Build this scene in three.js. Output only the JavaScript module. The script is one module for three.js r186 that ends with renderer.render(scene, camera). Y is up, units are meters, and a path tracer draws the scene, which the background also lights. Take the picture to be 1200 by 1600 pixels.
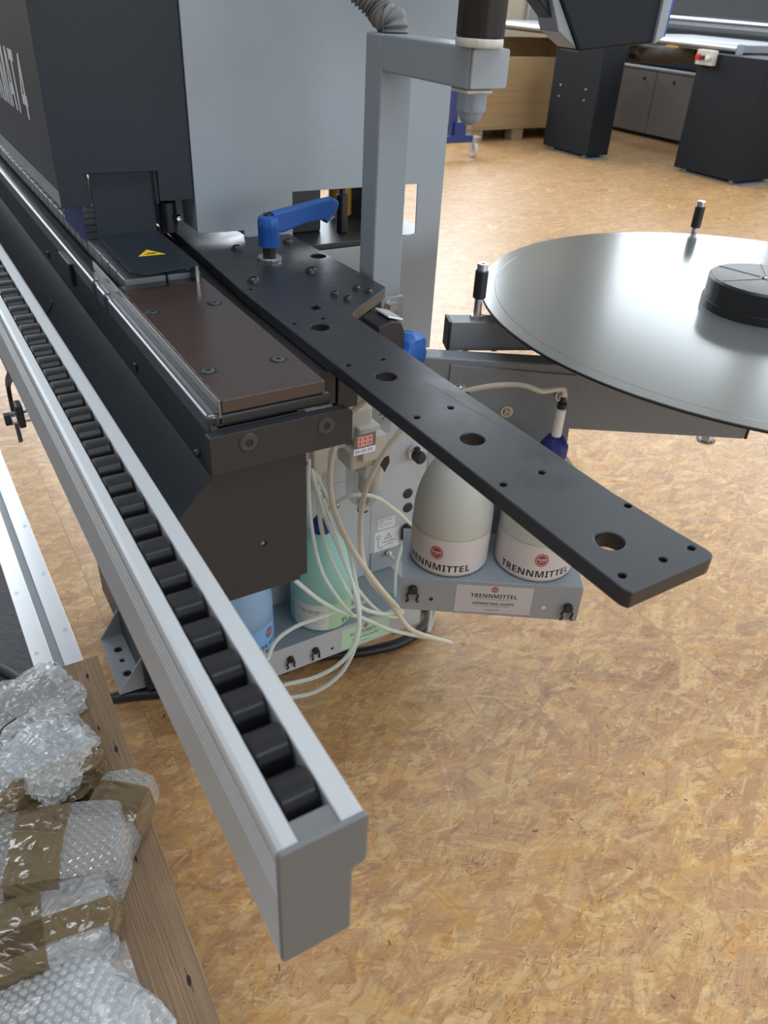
import * as THREE from 'three';
import { RoundedBoxGeometry } from 'three/addons/geometries/RoundedBoxGeometry.js';
import { mergeGeometries, toCreasedNormals } from 'three/addons/utils/BufferGeometryUtils.js';
import { TextGeometry } from 'three/addons/geometries/TextGeometry.js';
import { FontLoader } from 'three/addons/loaders/FontLoader.js';
import { RectAreaLightUniformsLib } from 'three/addons/lights/RectAreaLightUniformsLib.js';
import { ImprovedNoise } from 'three/addons/math/ImprovedNoise.js';

// ------------------------------------------------------------------ camera, light, exposure
const scene = new THREE.Scene();
const camera = new THREE.PerspectiveCamera(66.06, 1200 / 1600, 0.05, 100);
{
  const m = new THREE.Matrix4().makeBasis(
    new THREE.Vector3(0.85932, 0.04773, 0.5092), new THREE.Vector3(0.2519, 0.827, -0.50261), new THREE.Vector3(-0.4451, 0.56017, 0.69864));
  camera.quaternion.setFromRotationMatrix(m);
  camera.position.set(0, 1.32, 0);
  camera.focus = 1.15; camera.userData.fStop = 9;
}
scene.background = new THREE.Color(0.80, 0.90, 1.0);
scene.backgroundIntensity = 1.6;
const renderer = new THREE.WebGLRenderer({ antialias: true });
renderer.toneMapping = THREE.LinearToneMapping;
renderer.toneMappingExposure = 0.90;
renderer.shadowMap.enabled = true;
RectAreaLightUniformsLib.init();
const DAY = new THREE.Color(0.84, 0.92, 1.0);
function daylight(name, w, h, pos, target, power) {
  const l = new THREE.RectAreaLight(DAY, power, w, h);
  l.name = name; l.position.set(...pos); l.lookAt(...target); scene.add(l);
}
// daylight standing in the openings of the hall (window bands of three walls, one roof light)
const WIN = { right: [[-10, -7.2], [-6.6, -3.6], [-3, 0], [0.6, 3]], back: [[-5.6, -3.4], [-3, -0.6], [0, 2.8], [3.2, 5.8], [6.3, 9]], left: [[-6.5, -3.7], [-3.3, -0.5]], front: [[0.5, 3.4], [3.8, 6.7], [7.1, 10]] };
for (const [a, b] of WIN.right) daylight('window_light', b - a, 3.1, [10.97, 3.9, (a + b) / 2], [0, 3.9, (a + b) / 2], 4.8);
for (const [a, b] of WIN.back) daylight('window_light', b - a, 3.7, [(a + b) / 2, 4.5, -10.97], [(a + b) / 2, 4.5, 0], b < 0 ? 7 : 9);
for (const [a, b] of WIN.left) daylight('window_light', b - a, 1.3, [-5.97, 3.4, (a + b) / 2], [0, 3.4, (a + b) / 2], 0.4);
for (const [a, b] of WIN.front) daylight('window_light', b - a, 2.8, [(a + b) / 2, 2.2, 6.97], [(a + b) / 2, 2.2, 0], 3.4);
daylight('roof_light', 12, 2.4, [3, 7.47, 1.6], [3, 0, 1.6], 5.5);
daylight('roof_light', 7, 2.6, [5.5, 7.47, -5.6], [5.5, 0, -5.6], 1.6);

// ------------------------------------------------------------------ helpers
let seed = 7;
const rnd = () => { seed = (seed * 1664525 + 1013904223) >>> 0; return seed / 4294967296; };
const rr = (a, b) => a + (b - a) * rnd();
const noise = new ImprovedNoise();
const V3 = (p) => new THREE.Vector3(p[0], p[1], p[2]);
const used = new Map();
function numbered(n) { const k = used.get(n) || 0; used.set(n, k + 1); return k ? n + '_' + String(k).padStart(3, '0') : n; }
const bases = new WeakMap();
function thing(name, label, category, base = [0, 0, 0], turn = 0, group) {
  const g = new THREE.Group(); g.name = numbered(name); g.position.set(...base); g.rotation.y = turn;
  g.userData.label = label; g.userData.category = category; if (group) g.userData.group = group;
  bases.set(g, turn ? [0, 0, 0] : base); scene.add(g); return g;
}
function part(parent, name, geo, mat, label) {
  const b = bases.get(parent) || [0, 0, 0];
  if (b[0] || b[1] || b[2]) geo.translate(-b[0], -b[1], -b[2]);
  const m = new THREE.Mesh(geo, mat); m.name = name; parent.add(m); bases.set(m, b);
  if (label) m.userData.label = label;
  return m;
}
function setting(name, geo, mat) { const m = new THREE.Mesh(geo, mat); m.name = name; m.userData.kind = 'structure'; scene.add(m); return m; }
function solo(name, label, category, geo, mat, group) {
  geo.computeBoundingBox(); const c = geo.boundingBox; const b = [(c.min.x + c.max.x) / 2, c.min.y, (c.min.z + c.max.z) / 2];
  geo.translate(-b[0], -b[1], -b[2]);
  const m = new THREE.Mesh(geo, mat); m.name = numbered(name); m.position.set(...b); m.userData.label = label; m.userData.category = category;
  if (group) m.userData.group = group; bases.set(m, b); scene.add(m); return m;
}
// uv in metres from the dominant axis of each face
function metric(geo) {
  const g = geo.index ? geo.toNonIndexed() : geo, p = g.attributes.position, n = p.count, uv = new Float32Array(n * 2);
  const a = new THREE.Vector3(), b = new THREE.Vector3(), c = new THREE.Vector3();
  for (let i = 0; i < n; i += 3) {
    a.fromBufferAttribute(p, i); b.fromBufferAttribute(p, i + 1); c.fromBufferAttribute(p, i + 2);
    const f = b.clone().sub(a).cross(c.clone().sub(a)), x = Math.abs(f.x), y = Math.abs(f.y), z = Math.abs(f.z);
    [a, b, c].forEach((v, k) => { const q = y >= x && y >= z ? [v.x, v.z] : x >= z ? [v.z, v.y] : [v.x, v.y]; uv[(i + k) * 2] = q[0]; uv[(i + k) * 2 + 1] = q[1]; });
  }
  g.setAttribute('uv', new THREE.BufferAttribute(uv, 2)); return g;
}
const bx = (x0, x1, y0, y1, z0, z1, r = 0.0015) => {
  const w = x1 - x0, h = y1 - y0, d = z1 - z0;
  const g = r > 0 ? new RoundedBoxGeometry(w, h, d, 2, Math.min(r, w / 2.1, h / 2.1, d / 2.1)) : new THREE.BoxGeometry(w, h, d);
  g.translate((x0 + x1) / 2, (y0 + y1) / 2, (z0 + z1) / 2); return metric(g);
};
const merge = (...l) => mergeGeometries(l.flat().map((g) => { const h = g.index ? g.toNonIndexed() : g; for (const k of Object.keys(h.attributes)) if (!['position', 'normal', 'uv'].includes(k)) h.deleteAttribute(k); return h; }));
// lathe around a vertical axis standing at p; axis 'x', 'y', 'z' turns it
function turned(profile, p = [0, 0, 0], axis = 'y', seg = 28) {
  const g = new THREE.LatheGeometry(profile.map((q) => new THREE.Vector2(q[0], q[1])), seg);
  if (axis === 'x') g.rotateZ(-Math.PI / 2); if (axis === '-x') g.rotateZ(Math.PI / 2); if (axis === 'z') g.rotateX(Math.PI / 2);
  g.translate(...p); return toCreasedNormals(g, 0.6);
}
const rod = (r, h, p, axis = 'y', c = 0.0015, seg = 24) => turned([[0, 0], [r - c, 0], [r, c], [r, h - c], [r - c, h], [0, h]], p, axis, seg);
function shapeOf(pts, holes = []) {
  const s = new THREE.Shape(pts.map((p) => new THREE.Vector2(p[0], p[1])));
  for (const h of holes) { const q = new THREE.Path(); if (h.pts) h.pts.forEach((p, i) => (i ? q.lineTo(...p) : q.moveTo(...p))); else q.absarc(h[0], h[1], h[2], 0, Math.PI * 2, true); if (h.pts) q.closePath(); s.holes.push(q); }
  return s;
}
function roundPts(pts, r, n = 5) { // round the corners of a polygon (r: a number or one per corner)
  const out = [];
  pts.forEach((p, i) => {
    const k = Array.isArray(r) ? r[i] : r; if (!k) { out.push(p); return; }
    const a = pts[(i + pts.length - 1) % pts.length], b = pts[(i + 1) % pts.length];
    const la = Math.hypot(a[0] - p[0], a[1] - p[1]), lb = Math.hypot(b[0] - p[0], b[1] - p[1]), t = Math.min(k, la / 2, lb / 2);
    const s = [p[0] + (a[0] - p[0]) / la * t, p[1] + (a[1] - p[1]) / la * t], e = [p[0] + (b[0] - p[0]) / lb * t, p[1] + (b[1] - p[1]) / lb * t];
    for (let j = 0; j <= n; j++) { const u = j / n; out.push([(1 - u) ** 2 * s[0] + 2 * u * (1 - u) * p[0] + u * u * e[0], (1 - u) ** 2 * s[1] + 2 * u * (1 - u) * p[1] + u * u * e[1]]); }
  });
  return out;
}
const extr = (shape, depth, bevel, seg = 16) => new THREE.ExtrudeGeometry(shape, { depth: depth - 2 * bevel, bevelEnabled: bevel > 0, bevelThickness: bevel, bevelSize: bevel, bevelOffset: -bevel, bevelSegments: 2, curveSegments: seg });
// plate lying flat, outline in [x, z], top at y
function plateXZ(pts, holes, yTop, t, bevel = 0.001) {
  const g = extr(shapeOf(pts.map((p) => [p[0], -p[1]]), holes.map((h) => (h.pts ? { pts: h.pts.map((p) => [p[0], -p[1]]) } : [h[0], -h[1], h[2]]))), t, bevel);
  g.translate(0, 0, bevel); g.rotateX(-Math.PI / 2); g.translate(0, yTop - t, 0); return metric(g);
}
// plate standing, outline in [x, y], front face at z
function plateXY(pts, holes, zFront, t, bevel = 0.0005) { const g = extr(shapeOf(pts, holes), t, bevel); g.translate(0, 0, zFront - t + bevel); return metric(g); }
// profile in [x, y] drawn along z
function profileZ(pts, z0, z1, bevel = 0) { const g = extr(shapeOf(pts), z1 - z0, bevel); g.translate(0, 0, z0 + bevel); return metric(g); }
function hose(pts, r, seg = 80, radial = 10) {
  const c = new THREE.CatmullRomCurve3(pts.map(V3), false, 'centripetal');
  const l = [new THREE.TubeGeometry(c, seg, r, radial, false)];
  for (const t of [0, 1]) { const s = new THREE.SphereGeometry(r, radial, 6); const q = c.getPoint(t); s.translate(q.x, q.y, q.z); l.push(s); }
  return merge(l);
}
function bolt(r, h, p, axis = 'y') { // button head with a hex socket
  const g = turned([[0, h * 0.35], [r * 0.42, h * 0.35], [r * 0.46, h], [r * 0.62, h], [r * 0.9, h * 0.62], [r, h * 0.15], [r, 0], [0, 0]].reverse(), p, axis, 24); return g;
}
function sunk(r, p, axis = 'y') { // countersunk socket screw, flush
  return merge(turned([[0, -0.004], [r * 0.98, -0.002], [r, 0.0006], [r * 0.86, 0.0006], [r * 0.83, -0.0006], [r * 0.4, -0.0006]], p, axis, 28),
    turned([[r * 0.4, -0.0006], [r * 0.38, -0.003], [0, -0.003]], p, axis, 6));
}
function hexBolt(r, h, p, axis = 'y') { return merge(turned([[0, 0], [r, 0], [r, h * 0.85], [r * 0.9, h], [0, h]], p, axis, 6), turned([[0, 0], [r * 1.35, 0], [r * 1.35, h * 0.15], [0, h * 0.15]], p, axis, 24)); }

// ------------------------------------------------------------------ textures
function canvasTex(w, h, draw, srgb = true) {
  const c = document.createElement('canvas'); c.width = w; c.height = h; draw(c.getContext('2d'), w, h);
  const t = new THREE.CanvasTexture(c); t.wrapS = t.wrapT = THREE.RepeatWrapping; t.magFilter = THREE.LinearFilter; if (srgb) t.colorSpace = THREE.SRGBColorSpace; return t;
}
function noiseTex(size, fn) {
  const d = new Uint8Array(size * size * 4);
  for (let y = 0; y < size; y++) for (let x = 0; x < size; x++) { const v = Math.max(0, Math.min(255, fn(x, y) * 255)), i = (y * size + x) * 4; d[i] = d[i + 1] = d[i + 2] = v; d[i + 3] = 255; }
  const t = new THREE.DataTexture(d, size, size); t.wrapS = t.wrapT = THREE.RepeatWrapping; t.magFilter = THREE.LinearFilter; t.minFilter = THREE.LinearMipmapLinearFilter; t.generateMipmaps = true; t.needsUpdate = true; return t;
}
const tileN = (x, y, s, f) => { // tiling noise
  const a = (x / s) * Math.PI * 2, b = (y / s) * Math.PI * 2, r = f / (Math.PI * 2);
  return noise.noise(Math.cos(a) * r + 9.1, Math.sin(a) * r + Math.cos(b) * r * 1.03 + 3.3, Math.sin(b) * r + 5.7);
};
const peel = noiseTex(256, (x, y) => 0.5 + 0.5 * tileN(x, y, 256, 70) + 0.25 * tileN(y, x, 256, 130));
const peelBy = (n) => { const t = peel.clone(); t.repeat.set(n, n); t.needsUpdate = true; return t; };
const smudge = noiseTex(512, (x, y) => 0.50 + 0.30 * tileN(x, y, 512, 7) + 0.22 * tileN(y, x, 512, 22) + 0.12 * tileN(x, y, 512, 70) + 0.05 * (rnd() - 0.5));
const smudgeBy = (n, m = n) => { const t = smudge.clone(); t.repeat.set(n, m); t.needsUpdate = true; return t; };
const smudgeSoft = noiseTex(512, (x, y) => 0.80 + 0.16 * tileN(x, y, 512, 6) + 0.12 * tileN(y, x, 512, 19) + 0.04 * (rnd() - 0.5));
const crinkle = noiseTex(512, (x, y) => 0.9 - 0.9 * Math.abs(tileN(x, y, 512, 11)) - 0.35 * Math.abs(tileN(y, x, 512, 24)));
const crinkleBy = (n) => { const t = crinkle.clone(); t.repeat.set(n, n); t.needsUpdate = true; return t; };
const brush = noiseTex(512, (x, y) => 0.55 + 0.25 * noise.noise(x * 0.9, y * 0.012, 4.2) + 0.15 * noise.noise(x * 0.31, y * 0.02, 8.2));
const brushBy = (n, m) => { const t = brush.clone(); t.repeat.set(n, m); t.needsUpdate = true; return t; };

const osbCanvas = document.createElement('canvas');
{
  const S = 2048; osbCanvas.width = osbCanvas.height = S; const c = osbCanvas.getContext('2d');
  c.fillStyle = 'rgb(184,146,102)'; c.fillRect(0, 0, S, S);
  const wrap = (x, y, m, f) => { for (const dx of [0, S, -S]) for (const dy of [0, S, -S]) { const X = x + dx, Y = y + dy; if (X < -m || Y < -m || X > S + m || Y > S + m) continue; c.setTransform(1, 0, 0, 1, X, Y); f(); } };
  const pal = [[220, 188, 138], [208, 170, 118], [194, 152, 102], [184, 146, 110], [170, 130, 98], [196, 146, 84], [160, 118, 82], [214, 180, 134], [176, 138, 108], [190, 150, 104]];
  const strand = (L, W, a, al, col) => {
    c.rotate(a); c.fillStyle = `rgba(${col[0] | 0},${col[1] | 0},${col[2] | 0},${al})`;
    c.beginPath(); const j = () => rr(-W * 0.25, W * 0.25);
    c.moveTo(-L / 2 + rr(0, L * 0.1), -W / 2); c.lineTo(L / 2 - rr(0, L * 0.12), -W / 2 + j()); c.lineTo(L / 2, j()); c.lineTo(L / 2 - rr(0, L * 0.14), W / 2); c.lineTo(-L / 2 + rr(0, L * 0.1), W / 2 + j()); c.lineTo(-L / 2, j()); c.closePath(); c.fill();
  };
  const pass = (n, l0, l1, w0, w1, al, dark) => {
    for (let i = 0; i < n; i++) {
      const x = rr(0, S), y = rr(0, S), L = rr(l0, l1), W = rr(w0, w1), a = rr(-0.75, 0.75) + (rnd() < 0.25 ? rr(0, 3) : 0), p = pal[(rnd() * pal.length) | 0], k = rr(0.9, 1.07);
      const col = dark ? [rr(78, 120), rr(54, 84), rr(36, 58)] : [p[0] * k, p[1] * k, p[2] * k], s0 = seed;
      let end = 0;
      wrap(x, y, L, () => {
        seed = s0; strand(L, W, a, al, col);
        if (W > 9) for (let g = -W / 2 + 2; g < W / 2 - 1; g += rr(2, 4.5)) { c.fillStyle = rnd() < 0.6 ? `rgba(110,72,40,${rr(0.05, 0.2)})` : `rgba(236,204,156,${rr(0.05, 0.2)})`; const q = rr(0, L * 0.3); c.fillRect(-L / 2 + q, g, L - q - rr(0, L * 0.35), rr(0.7, 1.6)); }
        end = seed;
      });
      seed = end || s0;
    }
  };
  pass(2200, 90, 240, 18, 60, 0.5); pass(5200, 40, 130, 6, 24, 0.5); pass(14000, 12, 50, 1.5, 6, 0.45); pass(30000, 4, 22, 0.8, 2.6, 0.5); pass(900, 8, 30, 1, 2.4, 0.3, true); pass(9000, 2, 9, 0.8, 2, 0.34, true);
  pass(800, 60, 190, 10, 38, 0.44); pass(1500, 24, 80, 4, 14, 0.44); pass(9000, 5, 26, 0.8, 2.6, 0.5);
  for (let i = 0; i < 420; i++) { // clusters of fine dark flecks between the strands
    const cx = rr(0, S), cy = rr(0, S), R = rr(14, 60);
    for (let k = 0; k < 26; k++) { const a = rr(0, 6.28), d = R * Math.sqrt(rnd()), x = (cx + d * Math.cos(a) + S) % S, y = (cy + d * Math.sin(a) + S) % S; c.setTransform(1, 0, 0, 1, x, y); c.rotate(rr(-0.9, 0.9)); c.fillStyle = rnd() < 0.6 ? `rgba(84,58,40,${rr(0.2, 0.6)})` : `rgba(226,192,142,${rr(0.25, 0.6)})`; c.fillRect(0, 0, rr(3, 15), rr(0.8, 2)); }
  }
  for (let i = 0; i < 60; i++) { c.setTransform(1, 0, 0, 1, rr(0, S), rr(0, S)); c.rotate(rr(0, 3)); c.fillStyle = 'rgba(60,44,34,0.6)'; c.fillRect(0, 0, rr(6, 16), rr(3, 6)); }
  for (let i = 0; i < 46; i++) { const x = rr(0, S), y = rr(0, S), L = rr(24, 80), W = rr(8, 22), a = rr(0, 3), s0 = seed; wrap(x, y, L, () => { seed = s0; strand(L, W, a, 0.32, [160, 98, 46]); }); }
  c.setTransform(1, 0, 0, 1, 0, 0);
}
const osb = new THREE.CanvasTexture(osbCanvas); osb.wrapS = osb.wrapT = THREE.RepeatWrapping; osb.colorSpace = THREE.SRGBColorSpace; osb.magFilter = THREE.LinearFilter;
const osbBump = new THREE.CanvasTexture(osbCanvas); osbBump.wrapS = osbBump.wrapT = THREE.RepeatWrapping; osbBump.magFilter = THREE.LinearFilter;

const std = (o) => new THREE.MeshStandardMaterial(o), phy = (o) => new THREE.MeshPhysicalMaterial(o), rgb = (r, g, b) => new THREE.Color().setRGB(r, g, b);
const M = {
  osb: std({ color: rgb(1.0, 0.965, 0.89), map: osb, bumpMap: osbBump, bumpScale: 0.0007, roughness: 0.35 }),
  dark: phy({ color: rgb(0.019, 0.025, 0.033), roughness: 0.45, specularIntensity: 0.6, bumpMap: peelBy(9), bumpScale: 0.00016 }),
  darkSmooth: std({ color: rgb(0.018, 0.019, 0.022), roughness: 0.36 }),
  blackMatte: std({ color: rgb(0.019, 0.020, 0.023), roughness: 0.5 }),
  bar: std({ color: rgb(0.036, 0.038, 0.042), roughness: 0.46, metalness: 0.35, roughnessMap: smudgeSoft, bumpMap: peelBy(14), bumpScale: 0.00005 }),
  black: std({ color: rgb(0.012, 0.012, 0.013), roughness: 0.45 }),
  roller: phy({ color: rgb(0.008, 0.008, 0.009), roughness: 0.4, specularIntensity: 0.6 }),
  soot: phy({ color: rgb(0.009, 0.012, 0.016), roughness: 0.6, specularIntensity: 0.5, bumpMap: peelBy(9), bumpScale: 0.0001 }),
  grey: std({ color: rgb(0.31, 0.345, 0.375), roughness: 0.45, bumpMap: peelBy(9), bumpScale: 0.00022 }),
  greyLight: std({ color: rgb(0.46, 0.49, 0.52), roughness: 0.45, bumpMap: peelBy(9), bumpScale: 0.00015 }),
  greyDark: std({ color: rgb(0.20, 0.215, 0.23), roughness: 0.45, bumpMap: peelBy(9), bumpScale: 0.0002 }),
  greyMid: std({ color: rgb(0.27, 0.285, 0.30), roughness: 0.45, bumpMap: peelBy(9), bumpScale: 0.0002 }),
  alu: std({ color: rgb(0.47, 0.48, 0.49), roughness: 0.42, metalness: 0.2 }),
  railSteel: std({ color: rgb(0.14, 0.145, 0.155), roughness: 0.28, metalness: 0.7 }),
  capGrey: std({ color: rgb(0.14, 0.145, 0.145), roughness: 0.55 }),
  steel: std({ color: rgb(0.55, 0.56, 0.57), roughness: 0.3, metalness: 0.95 }),
  chrome: std({ color: rgb(0.75, 0.76, 0.77), roughness: 0.14, metalness: 1 }),
  pad: std({ color: rgb(0.20, 0.215, 0.23), roughness: 0.42, metalness: 0.35 }),
  brown: std({ color: rgb(0.060, 0.041, 0.035), roughness: 0.34, roughnessMap: smudgeBy(6), bumpMap: smudgeBy(40), bumpScale: 0.0001 }),
  blue: std({ color: rgb(0.014, 0.095, 0.36), roughness: 0.42 }),
  blueDark: std({ color: rgb(0.012, 0.022, 0.16), roughness: 0.5 }),
  white: std({ color: rgb(0.72, 0.72, 0.68), roughness: 0.4 }),
  ivory: std({ color: rgb(0.58, 0.56, 0.50), roughness: 0.45 }),
  floorTrack: std({ color: rgb(0.70, 0.72, 0.74), roughness: 0.3, metalness: 0.85 }),
  hoseGrey: std({ color: rgb(0.20, 0.20, 0.195), roughness: 0.6 }),
  beige: std({ color: rgb(0.44, 0.39, 0.31), roughness: 0.9 }),
  wallWhite: std({ color: rgb(0.34, 0.35, 0.36), roughness: 0.9 }),
  ceiling: std({ color: rgb(0.42, 0.42, 0.42), roughness: 0.9 }),
};
smudgeSoft.repeat.set(4, 4);

// ------------------------------------------------------------------ the hall
{
  // floor of oriented strand boards
  const f = new THREE.Group(); f.name = 'floor'; f.userData.kind = 'structure'; scene.add(f);
  const X0 = -6.1, Z0 = -11.1, W = 1.25, L = 2.5, zj = -2.374, geos = new Map();
  for (let i = 0; i < 7; i++) for (let j = -4; j < 8; j++) {
    // boards 2.5 m along x and 1.25 m along z, every second row shifted
    for (const half of [0, 1]) {
      const z0 = zj + (j * 2 + half - 1) * W, x0 = X0 + i * L + (half ? -1.2 : 0);
      const a0 = Math.max(x0, X0), a1 = Math.min(x0 + L, 11.1), b0 = Math.max(z0, Z0), b1 = Math.min(z0 + W, 7.1);
      if (a1 - a0 < 0.05 || b1 - b0 < 0.05) continue;
      const g = new THREE.BoxGeometry(a1 - a0 - 0.0006, 0.022, b1 - b0 - 0.0006); g.translate((a0 + a1) / 2, -0.011, (b0 + b1) / 2);
      metric(g); const q = g.index ? metric(g) : g, uv = q.attributes.uv, ox = rnd(), oz = rnd();
      for (let k = 0; k < uv.count; k++) uv.setXY(k, uv.getX(k) / 1.7 + ox, uv.getY(k) / 1.7 + oz);
      const m = new THREE.Mesh(q, M.osb); m.name = 'floor_board'; f.add(m);
    }
  }
  const sub = new THREE.Mesh(bx(X0, 11.1, -0.2, -0.0225, Z0, 7.1, 0), M.blackMatte); sub.name = 'subfloor'; f.add(sub);

  // walls with window bands
  const wallWith = (name, along, at, a0, a1, wins, y0, y1, mat, out) => {
    const g = [], H = 7.5, t = 0.15, o = out * t, lo = Math.min(at, at + o), hi = Math.max(at, at + o);
    const put = (b0, b1, c0, c1) => g.push(along === 'z' ? bx(lo, hi, c0, c1, b0, b1, 0) : bx(b0, b1, c0, c1, lo, hi, 0));
    if (!wins.length) put(a0, a1, 0, H); else {
      put(a0, a1, 0, y0); put(a0, a1, y1, H); let p = a0;
      for (const [w0, w1] of wins) { put(p, w0, y0, y1); p = w1; } put(p, a1, y0, y1);
    }
    setting(name, merge(g), mat);
    wins.forEach(([w0, w1]) => {
      const fr = [], c = (lo + hi) / 2, e = 0.03, n = Math.max(1, Math.round((w1 - w0) / 1.1));
      const bar = (b0, b1, c0, c1) => fr.push(along === 'z' ? bx(c - e, c + e, c0, c1, b0, b1, 0) : bx(b0, b1, c0, c1, c - e, c + e, 0));
      bar(w0, w1, y0, y0 + 0.07); bar(w0, w1, y1 - 0.07, y1);
      for (let k = 0; k <= n; k++) { const q = w0 + (w1 - w0) * k / n; bar(Math.max(w0, q - 0.04), Math.min(w1, q + 0.04), y0, y1); }
      winN++; setting('window_' + winN, merge(fr), M.alu);
    });
  };
  let winN = 0;
  wallWith('wall_right', 'z', 11, -11, 7, WIN.right, 2.3, 5.5, M.beige, 1);
  wallWith('wall_back', 'x', -11, -6, 11, WIN.back, 2.6, 6.4, M.beige, -1);
  wallWith('wall_left', 'z', -6, -11, 7, WIN.left, 2.7, 4.1, M.wallWhite, -1);
  wallWith('wall_front', 'x', 7, -6, 11, WIN.front, 0.8, 3.6, M.wallWhite, 1);
  setting('ceiling', merge(bx(-6, 11, 7.5, 7.65, -11, -6.9, 0), bx(-6, 11, 7.5, 7.65, -4.3, 0.4, 0), bx(-6, 2, 7.5, 7.65, -6.9, -4.3, 0), bx(9, 11, 7.5, 7.65, -6.9, -4.3, 0), bx(-6, 11, 7.5, 7.65, 2.8, 7, 0), bx(-6, -3, 7.5, 7.65, 0.4, 2.8, 0), bx(9, 11, 7.5, 7.65, 0.4, 2.8, 0)), M.ceiling);
}

// ------------------------------------------------------------------ the edge banding machine
const font = await new FontLoader().loadAsync('fonts/droid/droid_sans_bold.typeface.json');
const machine = thing('edge_banding_machine', 'anthracite and light grey edge banding machine with chain feed and brown infeed table', 'machine', [0.6, 0, -1.6]);
{
  // long apron sheet folded out below the table edge
  const ap = [[0.2435, 0.906], [0.2415, 0.838], [0.165, 0.757], [0.165, 0.70], [0.168, 0.70], [0.168, 0.756], [0.2445, 0.837], [0.2465, 0.906]];
  const apron = part(machine, 'apron', profileZ(ap, -4.2, -0.7515), M.dark);
  part(apron, 'slot', bx(0.2395, 0.2425, 0.851, 0.863, -1.046, -1.036, 0.0008), M.black);
  part(apron, 'slot', bx(0.2395, 0.2425, 0.85, 0.862, -1.62, -1.61, 0.0008), M.black);
  part(apron, 'tab', bx(0.2365, 0.2425, 0.862, 0.9, -1.475, -1.395, 0.0015), M.dark);
  { const g = rod(0.019, 0.0012, [0, 0, 0], 'y', 0.0003, 32); g.rotateZ(0.815); g.translate(0.2018, 0.7963, -1.493); part(apron, 'slot', g, M.black); }
  part(apron, 'bolt', bolt(0.005, 0.005, [0.2412, 0.85, -0.79], '-x'), M.black);
  part(machine, 'beam', merge(bx(0.249, 0.36, 0.66, 0.894, -4.2, -0.768, 0.002), bx(0.171, 0.25, 0.655, 0.752, -4.2, -0.757, 0.002)), M.dark);
  part(machine, 'front_sheet', plateXY(roundPts([[0.2445, 0.896], [0.2445, 0.838], [0.166, 0.755], [0.166, 0.647], [0.352, 0.647], [0.352, 0.653], [0.3625, 0.653], [0.3625, 0.896]], 0.0005), [[0.302, 0.7221, 0.0045]], -0.752, 0.004), M.blackMatte);
  part(machine, 'bolt', bolt(0.004, 0.004, [0.3031, 0.7184, -0.7605], 'z'), M.white, 'pale screw inside the hole of the front sheet');
  const cb = part(machine, 'crossbar', plateXY(roundPts([[0.2385, 0.8475], [0.418, 0.8475], [0.418, 0.890], [0.412, 0.8955], [0.2385, 0.8955]], 0.002), [], -0.738, 0.013, 0.0008), M.blackMatte);
  for (const [x, y] of [[0.2844, 0.88], [0.3824, 0.8788]]) { part(cb, 'counterbore', rod(0.0128, 0.0012, [x, y, -0.7388], 'z', 0.0003), M.black); part(cb, 'screw', merge(turned([[0.0045, 0.0006], [0.0106, 0.0006], [0.0112, 0]].reverse(), [x, y, -0.7374], 'z'), turned([[0.0045, 0.0006], [0.0042, -0.003], [0, -0.003]].reverse(), [x, y, -0.7374], 'z', 6)), std({ color: rgb(0.045, 0.042, 0.042), roughness: 0.4 })); }
  part(machine, 'backing_plate', bx(0.2440, 0.398, 0.8965, 0.914, -1.30, -0.7525, 0.005), M.darkSmooth);
  // brown phenolic table plate with its screws
  const br = part(machine, 'table_plate', plateXZ(roundPts([[0.2605, -0.752], [0.3875, -0.752], [0.3875, -1.162], [0.2605, -1.162]], 0.002), [], 0.930, 0.0155, 0.0008), M.brown);
  for (const [x, z] of [[0.2748, -0.832], [0.3631, -0.8288], [0.2741, -1.044], [0.3627, -1.045]]) { part(br, 'counterbore', turned([[0, 0.0004], [0.0102, 0.0004], [0.0112, 0]], [x, 0.930, z]), M.black); part(br, 'screw', merge(turned([[0.0075, 0], [0.0075, 0.0012], [0.0065, 0.0016], [0.0038, 0.0016]], [x, 0.9301, z]), turned([[0.0038, 0.0016], [0.0036, 0.0006], [0, 0.0006]], [x, 0.9301, z], 'y', 6)), std({ color: rgb(0.22, 0.22, 0.22), roughness: 0.35, metalness: 0.8 })); part(br, 'socket', rod(0.0034, 0.0011, [x, 0.9301, z], 'y', 0.0002, 6), M.black); }
  // rail along the table edge: a bright angle strip and a rounded dark rail with two breaks
  part(machine, 'angle_strip', bx(0.2568, 0.2600, 0.9, 0.9305, -1.30, -0.7525, 0.0008), std({ color: rgb(0.20, 0.18, 0.17), roughness: 0.3, metalness: 0.6 }));
  for (const [a, b] of [[-1.165, -0.7525], [-1.232, -1.182], [-4.2, -1.249]]) part(machine, 'edge_rail', bx(0.2418, 0.2563, 0.890, 0.915, a, b, 0.005), M.railSteel);
  part(machine, 'rail_end', rod(0.0045, 0.003, [0.2475, 0.9075, -0.7545], 'z', 0.0006), M.black);
  part(machine, 'rail_bed', bx(0.246, 0.272, 0.885, 0.901, -4.2, -1.17, 0.001), M.black);
  // feed chain: one pad after another
  for (let k = 0; k < 48; k++) {
    const z1 = -1.165 - k * 0.0445;
    part(machine, 'chain_pad', merge(bx(0.2705, 0.333, 0.917, 0.939, z1 - 0.0415, z1, 0.0025), bx(0.3345, 0.386, 0.917, 0.939, z1 - 0.0415, z1, 0.0025)), M.pad);
  }
  part(machine, 'chain_track', bx(0.279, 0.383, 0.885, 0.918, -4.2, -1.17, 0.001), M.black);
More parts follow.
